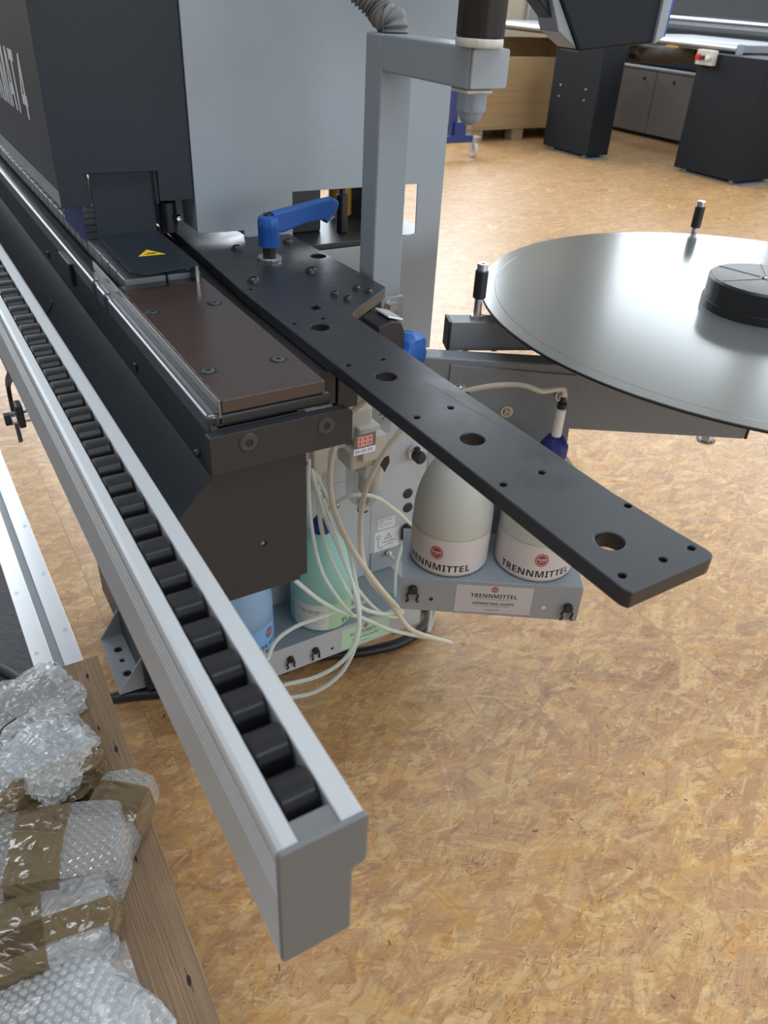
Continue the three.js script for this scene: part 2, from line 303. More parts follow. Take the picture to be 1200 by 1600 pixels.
  // hood with lettering, folded skirt, and the hand guard in its notch
  const hood = part(machine, 'hood', merge(
    plateXY([[0.2305, 1.004], [0.2705, 1.004], [0.2705, 1.052], [0.3835, 1.050], [0.3835, 1.004], [0.4395, 1.003], [0.4395, 1.75], [0.2305, 1.75]], [], -1.33, 0.003, 0.0006),
    bx(0.2305, 0.2335, 1.028, 1.75, -4.0, -1.332, 0.001), bx(0.437, 0.4395, 1.004, 1.75, -4.0, -1.332, 0.001), bx(0.2335, 0.437, 1.745, 1.75, -4.0, -1.332, 0.001)), M.dark);
  part(hood, 'skirt', bx(0.2325, 0.2355, 1.002, 1.029, -4.0, -1.333, 0.0008), M.greyMid);
  part(hood, 'reveal', merge(bx(0.2705, 0.276, 1.0, 1.051, -1.40, -1.334, 0.0005), bx(0.378, 0.3835, 1.0, 1.050, -1.40, -1.334, 0.0005), bx(0.2705, 0.3835, 1.050, 1.054, -1.40, -1.334, 0.0005)), M.dark);
  const txt = new TextGeometry('FORMAT 4', { font, size: 0.092, depth: 0.0006, curveSegments: 4, bevelEnabled: false });
  txt.computeBoundingBox(); const tw = txt.boundingBox.max.x; txt.scale(0.62, 1, 1); txt.rotateY(-Math.PI / 2); txt.translate(0.2303, 1.108, -1.468 - tw * 0.62 + 0.006);
  part(hood, 'lettering', txt, std({ color: rgb(0.62, 0.64, 0.66), roughness: 0.5 }), 'pale grey lettering');
  const guard = part(machine, 'hand_guard', merge(
    plateXZ(roundPts([[0.279, -1.342], [0.377, -1.342], [0.377, -1.139], [0.292, -1.124], [0.275, -1.14]], [0, 0, 0.008, 0.002, 0.002]), [], 0.9565, 0.0022, 0.0005),
    bx(0.280, 0.3765, 0.955, 1.055, -1.343, -1.3408, 0.0006)), M.dark);
  { // warning triangle
    const s = [0.3015, -1.205], e = [0.3517, -1.203], a = [0.3278, -1.242];
    part(guard, 'warning_sticker', plateXZ(roundPts([s, e, a], 0.002), [], 0.95695, 0.0004, 0), M.black);
    const c = [(s[0] + e[0] + a[0]) / 3, (s[1] + e[1] + a[1]) / 3], sh = (p, k) => [c[0] + (p[0] - c[0]) * k, c[1] + (p[1] - c[1]) * k];
    part(guard, 'warning_sticker', plateXZ(roundPts([sh(s, 0.84), sh(e, 0.84), sh(a, 0.84)], 0.001), [], 0.95715, 0.0003, 0), std({ color: rgb(0.75, 0.50, 0.03), roughness: 0.5 }), 'yellow field of the warning triangle');
    part(guard, 'warning_sticker', merge(bx(c[0] - 0.009, c[0] + 0.007, 0.9571, 0.9573, c[1] + 0.002, c[1] + 0.0042, 0), bx(c[0] - 0.004, c[0] + 0.011, 0.9571, 0.9573, c[1] - 0.002, c[1] + 0.0006, 0)), M.black);
  }
  part(machine, 'guide_foot', bx(0.372, 0.377, 0.905, 0.956, -1.172, -1.145, 0.0008), M.steel);
  part(machine, 'blue_curtain', bx(0.262, 0.2628, 0.945, 1.004, -1.50, -1.345, 0.0003), M.blueDark, 'dark blue flap under the hood');
  // under-hood fittings between the hood and the grey panel
  part(machine, 'pressure_roller', rod(0.016, 0.05, [0.405, 0.945, -1.37]), M.darkSmooth);
  part(machine, 'bolt', bolt(0.006, 0.006, [0.4156, 0.9714, -1.348], 'z'), M.chrome);
  part(machine, 'bracket', bx(0.385, 0.436, 0.9355, 1.02, -1.52, -1.46, 0.001), M.blackMatte);
  // grey side panel: one sheet with a notch through which the floor shows
  const sp = part(machine, 'side_panel', plateXY(roundPts([[0.4415, 1.8], [0.4415, 0.948], [0.525, 0.9455], [0.525, 0.66], [0.9395, 0.66], [0.9370, 1.8]], [0, 0.003, 0, 0, 0, 0]),
    [{ pts: [[0.618, 1.003], [0.880, 1.000], [0.882, 0.9085], [0.80, 0.895], [0.617, 0.895]] }], -1.3285, 0.003, 0.0006), M.grey);
  part(sp, 'edge_fold', bx(0.4415, 0.444, 0.95, 1.8, -1.40, -1.332, 0.001), M.grey);
  // glue unit behind the notch
  part(machine, 'inner_shelf', bx(0.58, 0.925, 0.888, 0.905, -1.62, -1.335, 0.001), M.darkSmooth);
  const pb = [[0.623, 0.905], [0.720, 0.905], [0.720, 1.03], [0.623, 1.03]];
  part(machine, 'glue_box', profileZ(roundPts(pb, 0.004), -1.56, -1.42, 0.002), M.darkSmooth);
  part(machine, 'pin', merge(rod(0.011, 0.07, [0.7558, 0.905, -1.40]), rod(0.006, 0.085, [0.7558, 0.905, -1.40])), M.black);
  part(machine, 'yellow_cylinder', rod(0.024, 0.14, [0.805, 0.912, -1.50]), std({ color: rgb(0.42, 0.22, 0.03), roughness: 0.4 }), 'yellow pressure cylinder');
  part(machine, 'black_housing', bx(0.835, 0.93, 0.912, 1.08, -1.60, -1.46, 0.004), M.black);
  part(machine, 'rear_wall', bx(0.42, 0.72, 0.91, 1.3, -2.0, -1.98, 0.002), M.dark);
  // lower service panel with its fittings
  const sv = part(machine, 'service_panel', plateXY([[0.38, 0.072], [0.893, 0.072], [0.893, 0.64], [0.38, 0.64]], [], -1.235, 0.02, 0.001), M.greyLight);
  part(sv, 'seam', bx(0.7525, 0.7536, 0.075, 0.50, -1.236, -1.2348, 0), M.greyDark);
  part(sv, 'seam', bx(0.60, 0.752, 0.4395, 0.4405, -1.236, -1.2348, 0), M.greyDark);
  part(sv, 'lower_ledge', bx(0.756, 0.893, 0.168, 0.222, -1.2365, -1.2315, 0.002), M.grey);
  part(machine, 'end_panel', bx(0.895, 0.945, 0.072, 0.62, -1.6, -1.236, 0.002), M.grey);
  for (const [x, y] of [[0.8472, 0.362], [0.8502, 0.3228]]) part(sv, 'hole_plug', turned([[0.0128, 0], [0.0122, 0.002], [0.008, 0.0028], [0, 0.003]], [x, y, -1.235], 'z'), M.blackMatte, 'black plastic hole plug');
  { const [x, y] = [0.8519, 0.4703];
    part(sv, 'quarter_turn_lock', merge(turned([[0.017, 0], [0.017, 0.012], [0.013, 0.015], [0, 0.015]], [x, y, -1.235], 'z')), M.chrome, 'chrome ring of the cupboard lock');
    part(sv, 'lock_knob', merge(rod(0.014, 0.02, [x + 0.003, y - 0.004, -1.221], 'z', 0.004), bx(x - 0.006, x + 0.004, y + 0.004, y + 0.02, -1.222, -1.208, 0.003)), M.blackMatte, 'black knob of the cupboard lock'); }
  { const [x, y] = [0.8482, 0.267];
    part(sv, 'cable_gland', merge(rod(0.013, 0.03, [x, y, -1.235], 'z', 0.003), bx(x - 0.012, x + 0.03, y - 0.03, y - 0.003, -1.235, -1.215, 0.003)), M.black, 'black cable gland'); }
  { const [x, y] = [0.8, 0.2142]; part(sv, 'nozzle', merge(rod(0.0045, 0.022, [x, y, -1.227], 'z'), rod(0.008, 0.008, [x, y, -1.227], 'z')), M.chrome); }
  { const [x, y] = [0.6675, 0.3827]; part(sv, 'bolt', bolt(0.007, 0.006, [x, y, -1.235], 'z'), M.chrome); }
  const sticker = (w, h, p, draw) => { const g = new THREE.PlaneGeometry(w, h); g.translate(p[0], p[1], -1.2345); part(sv, 'sticker', g, std({ map: canvasTex(256, 256 * h / w | 0, draw), roughness: 0.5 }), 'small white warning sticker'); };
  sticker(0.046, 0.03, [0.7951, 0.2977], (c, w, h) => { c.fillStyle = '#d9dbdc'; c.fillRect(0, 0, w, h); c.strokeStyle = c.fillStyle = '#333'; c.lineWidth = 4; c.beginPath(); c.moveTo(20, 60); c.lineTo(50, 12); c.lineTo(80, 60); c.closePath(); c.stroke(); c.font = 'bold 22px sans-serif'; c.fillText('Achtung', 110, 40); c.fillText('Max. 8 bar', 100, 110); c.beginPath(); c.arc(45, 110, 18, 0, 7); c.stroke(); });
  sticker(0.066, 0.057, [0.7978, 0.2499], (c, w, h) => { c.fillStyle = '#dde0e3'; c.fillRect(0, 0, w, h); c.strokeStyle = c.fillStyle = '#3a3a3a'; c.lineWidth = 5; c.beginPath(); c.moveTo(110, 100); c.lineTo(145, 40); c.lineTo(180, 100); c.closePath(); c.stroke(); c.fillRect(141, 60, 7, 22); c.fillRect(141, 87, 7, 7); c.font = 'bold 24px sans-serif'; c.fillText('min. ø 8mm', 90, 140); c.fillText('l = 10 m', 110, 172); c.beginPath(); c.arc(40, 60, 18, 0, 7); c.stroke(); c.beginPath(); c.moveTo(40, 78); c.bezierCurveTo(30, 200, 80, 210, 90, 170); c.stroke(); });
  // bracket plate with two dark holes and a perforated box above the air filter
  const bk = part(machine, 'fitting_bracket', plateXY(roundPts([[0.6632, 0.6279], [0.6715, 0.5784], [0.8132, 0.581], [0.8075, 0.6535], [0.6689, 0.6806]], 0.002), [[...[0.6954, 0.5971], 0.0085], [...[0.7468, 0.5956], 0.0085]], -1.20, 0.004), M.greyMid);
  part(bk, 'perforated_box', bx(0.7184, 0.7721, 0.5527, 0.595, -1.23, -1.203, 0.002), M.grey);
  part(machine, 'foot', bx(0.34, 0.40, 0, 0.07, -1.5, -1.38, 0.004), M.dark);
  part(machine, 'foot', bx(0.80, 0.88, 0, 0.072, -1.5, -1.38, 0.004), M.dark);
  part(machine, 'plinth', bx(0.22, 0.36, 0.035, 0.66, -1.62, -1.24, 0.003), M.dark);
  // welded floor bracket on the side of the machine
  const ft = part(machine, 'floor_bracket', plateXZ([[0.1711, -1.445], [0.165, -1.262], [0.36, -1.255], [0.36, -1.45]], [[...[0.1983, -1.395], 0.0095], [...[0.1966, -1.357], 0.006], [...[0.1957, -1.313], 0.0095]], 0.036, 0.005, 0.0005), M.greyMid);
  part(ft, 'underlay', plateXZ([[0.19, -1.43], [0.19, -1.31], [0.34, -1.29], [0.34, -1.43]], [], 0.030, 0.03, 0.001), M.black);
  const tri = (z, p) => part(ft, 'gusset', plateXY([[p, 0.036], [0.35, 0.036], [0.35, 0.30]], [], z, 0.004), M.greyMid);
  tri(-1.262 + 0.002, 0.165); tri(-1.445 + 0.002, 0.1711);
}

// ------------------------------------------------------------------ roller conveyor along the front
const conveyor = thing('roller_conveyor', 'slim aluminium roller conveyor with a row of black plastic rollers running to the front', 'conveyor', [0.12, 0.82, -0.3]);
{
  const L = 0.0920, R = 0.1470, T = 0.9300, B = 0.8200, body = [];
  const left = [[L, B], ...[0, 1, 2, 3].flatMap((k) => { const y = 0.886 + k * 0.0085; return [[L, y], [L + 0.0014, y + 0.0012], [L + 0.0014, y + 0.003], [L, y + 0.0042]]; })];
  body.push(...left, [L, T - 0.0045], [L + 0.0015, T - 0.0015], [L + 0.0045, T], [0.1048, T], [0.1055, T - 0.001], [0.1055, 0.8865], [0.1315, 0.8865], [0.1315, T - 0.001], [0.1322, T], [R - 0.003, T], [R, T - 0.003], [R, 0.886], [R - 0.002, 0.8845], [0.1375, 0.8835], [0.1375, B]);
  part(conveyor, 'rail', profileZ(body, -3.6, -0.2325), M.alu);
  part(conveyor, 'end_cap', merge((() => { const g = plateXY(roundPts([[L - 0.0008, B - 0.0008], [0.1383, B - 0.0008], [0.1383, 0.8835], [R + 0.0008, 0.887], [R + 0.0008, T + 0.001], [L - 0.0008, T + 0.001]], [0.004, 0.003, 0.002, 0.003, 0.004, 0.004]), [], -0.2285, 0.0042, 0.0014); return g; })(), bx(0.1056, 0.1314, 0.889, T - 0.0015, -0.2470, -0.2320, 0.0006)), M.capGrey, 'grey plastic end cap');
  const prof = [[0.004, 0.0015], [0.011, 0.0015], [0.0125, 0], [0.0152, 0], [0.0166, 0.0015], [0.0166, 0.0225], [0.0152, 0.024], [0.0125, 0.024], [0.011, 0.0225], [0.004, 0.0225]];
  const rg = merge(turned(prof, [0.1065, 0, 0], 'x', 36), rod(0.003, 0.0255, [0.1058, 0, 0], 'x', 0.0005, 12));
  for (let k = 0; k < 38; k++) part(conveyor, 'roller', rg.clone().translate(0, 0.9145, -0.2685 - k * 0.0376), M.roller);
  part(conveyor, 'lower_flange', profileZ([[0.0935, 0.8125], [0.12, 0.8125], [0.12, 0.8195], [0.0935, 0.8195]], -3.6, -0.545), M.alu);
  part(conveyor, 'mounting_clip', profileZ([[0.094, 0.811], [0.12, 0.811], [0.12, 0.8195], [0.094, 0.8195]], -0.52, -0.447), M.alu);
}
{
  const t = thing('conveyor_support', 'black bent flat bar clamped on a bright round rod under the roller conveyor', 'support', [0.1, 0.7, -1.29]);
  const a = [0.1163, 0.74, -1.371], z = -1.285;
  const bend = new THREE.CatmullRomCurve3([[0.1165, 0.7389, -1.379], [0.1155, 0.6674, -1.511], [0.115, 0.6248, -1.568], [0.114, 0.5759, -1.573], [0.112, 0.5254, -1.53]].map(V3));
  const bar = new THREE.ExtrudeGeometry(shapeOf([[-0.0035, -0.007], [0.0035, -0.007], [0.0035, 0.007], [-0.0035, 0.007]]), { steps: 40, bevelEnabled: false, extrudePath: bend });
  part(t, 'bent_bar', metric(bar), M.black);
  part(t, 'clamp', merge(bx(0.099, 0.110, 0.665, 0.705, -1.335, -1.305, 0.003)), M.black);
  const e = [0.13, 0.6139, -1.456];
  part(t, 'round_rod', rod(0.0115, 0.14, [0.098, e[1], e[2]], 'x'), M.chrome);
  part(t, 'nut', turned([[0, 0], [0.012, 0], [0.012, 0.012], [0, 0.012]], [0.088, e[1], e[2]], 'x', 6), M.black);
  part(t, 'support_plate', bx(0.118, 0.123, 0.66, 0.815, -1.66, -1.51, 0.001), M.greyMid);
}

// ------------------------------------------------------------------ black guide plate with the clamp lever
const guide = thing('guide_plate', 'long black steel guide plate with large holes jutting out over the floor', 'guide plate', [0.46, 0.919, -0.7]);
{
  const pts = [[0.4185, -0.303], [0.4215, -0.297], [0.5235, -0.299], [0.5185, -0.345], [0.5135, -0.409], [0.5135, -0.915], [0.5225, -0.928], [0.6174, -0.9983], [0.6065, -1.318], [0.53, -1.325], [0.52, -1.62], [0.432, -1.62], [0.412, -1.06]];
  const rad = [0.002, 0.002, 0.012, 0.004, 0.004, 0.012, 0.012, 0.006, 0.004, 0, 0, 0, 0];
  const big = [[0.4556, -0.3566], [0.4547, -0.554], [0.4523, -0.7228], [0.4523, -0.8933], [0.5932, -1.179]].map((p) => [...p, 0.0128]);
  const small = [[0.5098, -0.3896], [0.5111, -0.3171], [0.4768, -0.3168], [0.4305, -0.3171], [0.4763, -0.4706], [0.4289, -0.4696], [0.4751, -0.6226], [0.4289, -0.6194], [0.4746, -0.7679], [0.4278, -0.7702], [0.4703, -0.9214], [0.4266, -0.9196], [0.4264, -1.068]].map((p) => [...p, 0.0036]);
  const q = [0.4797, -0.9634]; const sq = { pts: [[q[0] - 0.006, q[1] - 0.008], [q[0] + 0.006, q[1] - 0.008], [q[0] + 0.006, q[1] + 0.008], [q[0] - 0.006, q[1] + 0.008]].reverse() };
  part(guide, 'plate', plateXZ(roundPts(pts, rad), [...big, ...small, sq], 0.935, 0.0165, 0.0012), M.bar);
  for (const p of [[0.4835, -1.261], [0.5788, -1.266], [0.5448, -1.107], [0.4443, -1.098]]) part(guide, 'bolt', bolt(0.0092, 0.007, [p[0], 0.935, p[1]]), M.darkSmooth);
  for (const p of [[0.5288, -0.9975], [0.5369, -0.9733], [0.5708, -1.008], [0.5805, -0.9883]]) part(guide, 'bolt', bolt(0.0062, 0.0055, [p[0], 0.935, p[1]]), M.darkSmooth);
  part(guide, 'edge_block', bx(0.53, 0.606, 0.895, 0.9185, -1.31, -0.99, 0.002), M.darkSmooth);
  part(guide, 'under_rail', bx(0.399, 0.428, 0.87, 0.9175, -1.60, -0.80, 0.002), M.black);
  part(guide, 'under_block', bx(0.43, 0.46, 0.86, 0.9185, -0.86, -0.80, 0.002), M.black);
}
{
  const b = [0.5119, 0.936, -1.192], t = thing('clamp_lever', 'blue plastic clamping lever with a steel washer standing on the black guide plate', 'lever', [b[0], 0.9355, b[2]]);
  const [x, , z] = b;
  part(t, 'washer', turned([[0.006, 0.0042], [0.0185, 0.0042], [0.0195, 0.0034], [0.0195, 0], [0.006, 0]].reverse(), [x, 0.9355, z], 'y', 36), M.steel);
  part(t, 'stud', rod(0.0105, 0.018, [x, 0.9395, z]), M.black);
  part(t, 'hub', turned([[0, 0], [0.0165, 0], [0.0168, 0.002], [0.0168, 0.026], [0.0172, 0.027], [0.0172, 0.038], [0.0155, 0.0445], [0.011, 0.047], [0, 0.047]], [x, 0.957, z], 'y', 32), M.blue);
  part(t, 'cap_screw', turned([[0, 0.002], [0.004, 0.002], [0.0045, 0.0036], [0.0075, 0.003], [0.0082, 0]].reverse(), [x, 1.0035, z]), M.black, 'black cap screw in the hub');
  const e = [0.6329, 1.006, -1.2], d = V3(e).sub(V3([x, 0.993, z])), len = d.length();
  // side view of the arm in [along, up]
  const arm = extr(shapeOf(roundPts([[0.006, -0.010], [0.02, -0.012], [0.066, -0.008], [0.098, -0.0095], [0.101, -0.014], [len, -0.004], [len + 0.006, 0.004], [len - 0.004, 0.009], [0.09, 0.009], [0.012, 0.008], [0.006, 0.008]], [0, 0.004, 0.006, 0.002, 0.002, 0.004, 0.004, 0.004, 0.01, 0, 0])), 0.0145, 0.002);
  arm.scale(1, 1.65, 1.3); arm.translate(0, 0.001, -0.0087 + 0.0024); arm.rotateZ(Math.atan2(d.y, Math.hypot(d.x, d.z))); arm.rotateY(-Math.atan2(d.z, d.x)); arm.translate(x, 0.993, z);
  part(t, 'arm', arm, M.blue);
}
{
  const p = [0.5337, 0.925, -0.9019], t = thing('position_counter', 'small black position counter with a bright window beside the guide plate', 'counter', [0.552, 0.88, -0.905]);
  part(t, 'housing', profileZ(roundPts([[0.532, 0.882], [0.575, 0.882], [0.575, 0.916], [0.568, 0.930], [0.553, 0.934], [0.532, 0.928]], 0.003), -0.925, -0.875, 0.002), M.black);
  { const g = bx(-0.0125, 0.0125, -0.0016, 0.0016, -0.019, 0.019, 0.0014); g.rotateZ(-0.30); g.translate(0.5625, 0.9345, -0.9); part(t, 'window', g, std({ color: rgb(0.72, 0.73, 0.72), roughness: 0.22, metalness: 0.6 }), 'bright window'); }
  part(t, 'shaft', rod(0.006, 0.05, [0.553, 0.895, -0.88], 'z'), M.steel);
}
{
  const c = [0.5913, 0.88, -0.8881], t = thing('adjusting_knob', 'round blue adjusting knob with dished sides half hidden by the black guide plate', 'knob', [c[0], 0.85, c[2]]);
  // lobed body with dished grips around the rim, its axis towards the camera
  const pts = []; for (let k = 0; k < 100; k++) { const u = k / 100 * Math.PI * 2, d = Math.max(0, Math.cos(5 * u - 0.6)); pts.push([Math.cos(u) * 0.0285 * (1 - 0.14 * d * d), Math.sin(u) * 0.0285 * (1 - 0.14 * d * d)]); }
  const g = new THREE.ExtrudeGeometry(shapeOf(pts), { depth: 0.018, bevelEnabled: true, bevelThickness: 0.009, bevelSize: 0.009, bevelOffset: -0.009, bevelSegments: 6 });
  const q = new THREE.Quaternion().setFromUnitVectors(new THREE.Vector3(0, 0, 1), new THREE.Vector3(0.42, 0.05, 0.9).normalize()); g.translate(0, 0, -0.009); g.applyQuaternion(q); g.translate(c[0], c[1], c[2]);
  part(t, 'knob', toCreasedNormals(g, 0.9), M.blue); q.setFromUnitVectors(new THREE.Vector3(0, 1, 0), new THREE.Vector3(0.42, 0.05, 0.9).normalize());
  const s = rod(0.005, 0.06, [0, -0.055, 0]); s.applyQuaternion(q); s.translate(c[0], c[1], c[2]); part(t, 'spindle', s, M.steel);
  part(t, 'bearing_block', bx(0.545, 0.585, 0.84, 0.91, -1.0, -0.965, 0.003), M.darkSmooth);
}

// ------------------------------------------------------------------ gantry with cantilever arm
const gantry = thing('gantry_post', 'grey square steel post with a short arm reaching forward above the guide plate', 'post', [0.66, 0.87, -1.09]);
{
  part(gantry, 'post', bx(0.6355, 0.6875, 0.862, 1.258, -1.116, -1.070, 0.003), M.grey);
  part(gantry, 'arm', bx(0.6355, 0.6875, 1.2135, 1.2585, -1.0695, -0.867, 0.003), M.grey);
  const cap = part(gantry, 'end_cap', plateXY(roundPts([[0.637, 1.2145], [0.692, 1.2145], [0.692, 1.2575], [0.637, 1.2575]], 0.004), [], -0.8625, 0.0045, 0.0015), M.grey);
  part(gantry, 'foot_bracket', plateXY(roundPts([[0.640, 0.80], [0.693, 0.80], [0.693, 0.892], [0.640, 0.892]], 0.004), [], -1.0635, 0.006, 0.001), M.grey);
  for (const p of [[0.6672, 0.879], [0.6827, 0.8318]]) part(gantry, 'bolt', hexBolt(0.009, 0.010, [p[0], p[1], -1.0635], 'z'), M.steel);
  const x = 0.659, z = -0.888;
  part(gantry, 'flange', plateXZ(roundPts([[x - 0.019, z - 0.02], [x + 0.021, z - 0.02], [x + 0.021, z + 0.016], [x - 0.019, z + 0.016]], 0.004), [], 1.2125, 0.004, 0.0008), M.ivory, 'pale plastic flange');
  part(gantry, 'dome_foot', turned([[0, 0], [0.006, 0.0008], [0.011, 0.004], [0.0145, 0.010], [0.0155, 0.0155], [0.0178, 0.016], [0.0185, 0.019], [0.0185, 0.037], [0, 0.038]], [x + 0.001, 1.1715, z], 'y', 32), std({ color: rgb(0.27, 0.31, 0.36), roughness: 0.5 }), 'grey rubber dome');
  const c = [0.6529, 1.262, -0.8705];
  part(gantry, 'collar', turned([[0, 0], [0.0275, 0], [0.0285, 0.0015], [0.0285, 0.008], [0.0275, 0.0095], [0, 0.0095]], [c[0] - 0.003, 1.2585, c[2]], 'y', 40), M.ivory, 'pale collar ring');
  part(gantry, 'sleeve', turned([[0, 0], [0.0275, 0], [0.0285, 0.003], [0.0285, 0.30], [0, 0.30]], [c[0] - 0.003, 1.268, c[2]], 'y', 40), M.black, 'black column sleeve');
}
{ // ribbed hose
  const curve = new THREE.CatmullRomCurve3([[0.664, 1.252, -1.085], [0.663, 1.272, -1.088], [0.6564, 1.275, -1.1], [0.6523, 1.286, -1.115], [0.6402, 1.298, -1.125], [0.6222, 1.312, -1.135], [0.5955, 1.327, -1.15]].map(V3));
  const g = new THREE.TubeGeometry(curve, 320, 0.0175, 20, false), P = g.attributes.position, fr = 21;
  for (let i = 0; i <= 320; i++) { const c = curve.getPointAt(i / 320), k = 1 + 0.10 * Math.sin(i * 0.40); for (let j = 0; j < fr; j++) { const n = i * fr + j, v = new THREE.Vector3().fromBufferAttribute(P, n).sub(c).multiplyScalar(k).add(c); P.setXYZ(n, v.x, v.y, v.z); } }
  g.computeVertexNormals();
  solo('suction_hose', 'grey ribbed flexible hose running up from the top of the grey post', 'hose', g, M.hoseGrey);
}

// ------------------------------------------------------------------ coil turntable on its arm (turned 32.5 degrees)
const YAW = -32.5 * Math.PI / 180, A0 = [0.638, 0, -0.886];
const table = thing('coil_turntable', 'large round grey turntable disc for edging coils on a grey cantilever arm', 'turntable', A0, YAW);
{
  part(table, 'arm', bx(-0.055, 0.488, 0.757, 0.862, -0.034, 0, 0.003), M.greyDark);
  part(table, 'arm_end', bx(0.488, 0.492, 0.757, 0.862, -0.034, 0, 0.001), M.black, 'black end plug');
  part(table, 'levelling_bolt', hexBolt(0.011, 0.014, [0.437, 0.7425, -0.017]), M.steel);
  const sh = part(table, 'side_sheet', plateXY([[0.024, 0.853], [0.2105, 0.848], [0.2190, 0.70], [0.2190, 0.49], [0.024, 0.49]], [], 0.0032, 0.003), M.greyDark);
  for (const [u, y] of [[0.194, 0.814], [0.116, 0.783], [0.041, 0.817]]) part(sh, 'bolt', merge(turned([[0, 0], [0.0095, 0], [0.0095, 0.002], [0, 0.002]], [u, y, 0.003], 'z'), bolt(0.0065, 0.006, [u, y, 0.0045], 'z')), M.steel);
  // bearing under the disc and the cross bar that carries the stop pins
  const cu = 0.516, cn = -0.126;
  part(table, 'bearing', merge(rod(0.055, 0.055, [cu, 0.862, cn]), bx(cu - 0.06, cu + 0.06, 0.80, 0.862, cn - 0.05, -0.03, 0.002)), M.dark);
  const disc = part(table, 'disc', turned([[0, 0], [0.445, 0], [0.4455, 0.001], [0.4455, 0.0028], [0.445, 0.0036], [0.424, 0.0036], [0.4235, 0.0032], [0.423, 0.0036], [0, 0.0036]], [cu, 0.9175, cn], 'y', 160), std({ color: rgb(0.19, 0.20, 0.195), roughness: 0.17, metalness: 0.4 }));
  part(disc, 'disc_edge', turned([[0.4445, 0], [0.4462, 0], [0.4462, 0.003], [0.4445, 0.003]], [cu, 0.9172, cn], 'y', 160), M.black);
  const hub = part(table, 'hub', turned([[0, 0], [0.088, 0], [0.088, 0.012], [0.0855, 0.013], [0.0855, 0.043], [0.083, 0.046], [0, 0.046]], [cu - 0.012, 0.921, cn], 'y', 64), M.black);
  part(hub, 'hub_cap', turned([[0.0825, 0.0462], [0.078, 0.0475], [0.012, 0.0475], [0.010, 0.046], [0, 0.046]].reverse(), [cu - 0.012, 0.921, cn], 'y', 64), std({ color: rgb(0.20, 0.20, 0.19), roughness: 0.5 }), 'grey ribbed hub cap');
  for (let k = 0; k < 6; k++) { const g = bx(0.012, 0.079, 0.9685, 0.9697, -0.0012, 0.0012, 0.0004); g.rotateY(k * Math.PI / 3 + 0.3); g.translate(cu - 0.012, 0, cn); part(hub, 'rib', g, std({ color: rgb(0.28, 0.28, 0.27), roughness: 0.5 })); }
  part(hub, 'screw', bolt(0.006, 0.004, [cu - 0.012, 0.967, cn]), M.steel);
}
{
  const stop = (label, end, toC, pin, capped) => {
    const d = V3(toC).sub(V3(end)), len = d.length(), a = Math.atan2(d.z, d.x);
    const t = thing('coil_stop', label, 'stop pin', end, -a, 'stop pins around the turntable');
    part(t, 'bar', bx(0, len, -0.045, 0, -0.017, 0.017, 0.0015), M.greyDark);
    part(t, 'end_plug', bx(-0.004, 0, -0.045, 0.0005, -0.0172, 0.0172, 0.001), M.black);
    const u = pin;
    part(t, 'rod', rod(0.006, 0.078, [u, -0.0005, 0]), M.steel);
    part(t, 'nut', turned([[0, 0], [0.011, 0], [0.011, 0.006], [0, 0.006]], [u, 0, 0], 'y', 6), M.steel);
    part(t, 'sleeve', rod(0.0098, 0.042, [u, 0.032, 0]), M.black, 'black sleeve');
    part(t, 'cap_screw', turned([[0, 0.006], [0.0035, 0.006], [0.004, 0.0095], [0.0072, 0.0095], [0.008, 0.0085], [0.008, 0], [0, 0]].reverse(), [u, 0.074, 0]), M.steel);
    for (const k of [0.03, 0.075]) part(t, 'bolt', bolt(0.006, 0.006, [k, -0.051, 0]), M.steel);
  };
  stop('steel stop pin with black sleeve on the grey bar end left of the turntable', [0.690, 0.899, -0.930], [1.02, 0.899, -0.785], 0.042);
  stop('steel stop pin with black sleeve rising behind the far rim of the turntable', [1.432, 0.899, -1.128], [1.20, 0.899, -0.80], 0.047);
}

// ------------------------------------------------------------------ bottles and their holders
function logo(c, x, y, r) {
  c.save(); c.translate(x, y); c.fillStyle = '#8c2a2c';
  for (let k = 0; k < 16; k++) { c.save(); c.rotate(k * Math.PI / 8); c.fillRect(-r * 0.09, -r, r * 0.18, r * 0.25); c.restore(); }
  c.lineWidth = r * 0.09; c.strokeStyle = '#8c2a2c'; c.beginPath(); c.arc(0, 0, r * 0.82, 0, 7); c.stroke();
  c.beginPath(); c.arc(0, 0, r * 0.68, 0, 7); c.fill(); c.fillStyle = '#e8dcd8'; c.font = `bold ${r * 0.36}px sans-serif`; c.textAlign = 'center'; c.fillText('FELDER', 0, r * 0.05, r * 1.2); c.font = `bold ${r * 0.2}px sans-serif`; c.fillText('GROUP', 0, r * 0.34, r); c.restore();
}
function bottleLabel(bg, text, size, tx, lx, side, ty = 0.93, ly = 0.4) {
  return canvasTex(1024, 256, (c, w, h) => {
    c.fillStyle = bg; c.fillRect(0, 0, w, h);
    if (side) { c.fillStyle = '#d4d9d6'; c.fillRect(0, 0, w * 0.34, h); c.strokeStyle = '#777'; c.lineWidth = 3; for (let k = 0; k < 5; k++) { c.beginPath(); c.moveTo(30, 70 + k * 30); c.lineTo(320, 70 + k * 30); c.stroke(); } c.font = 'italic 44px serif'; c.fillStyle = '#444'; c.fillText('09.22.06', 90, 90); c.beginPath(); c.arc(60, 50, 26, 0, 7); c.stroke(); }
    if (!side) { c.fillStyle = '#7c2530'; c.fillRect(w - 12, 0, 5, h); }
    c.fillStyle = '#111'; c.font = `bold ${size}px sans-serif`; c.save(); c.translate(tx, h * ty); c.scale(1.14, 0.95); c.fillText(text, 0, 0, w); c.restore(); logo(c, lx, h * ly, 52);
  });
}
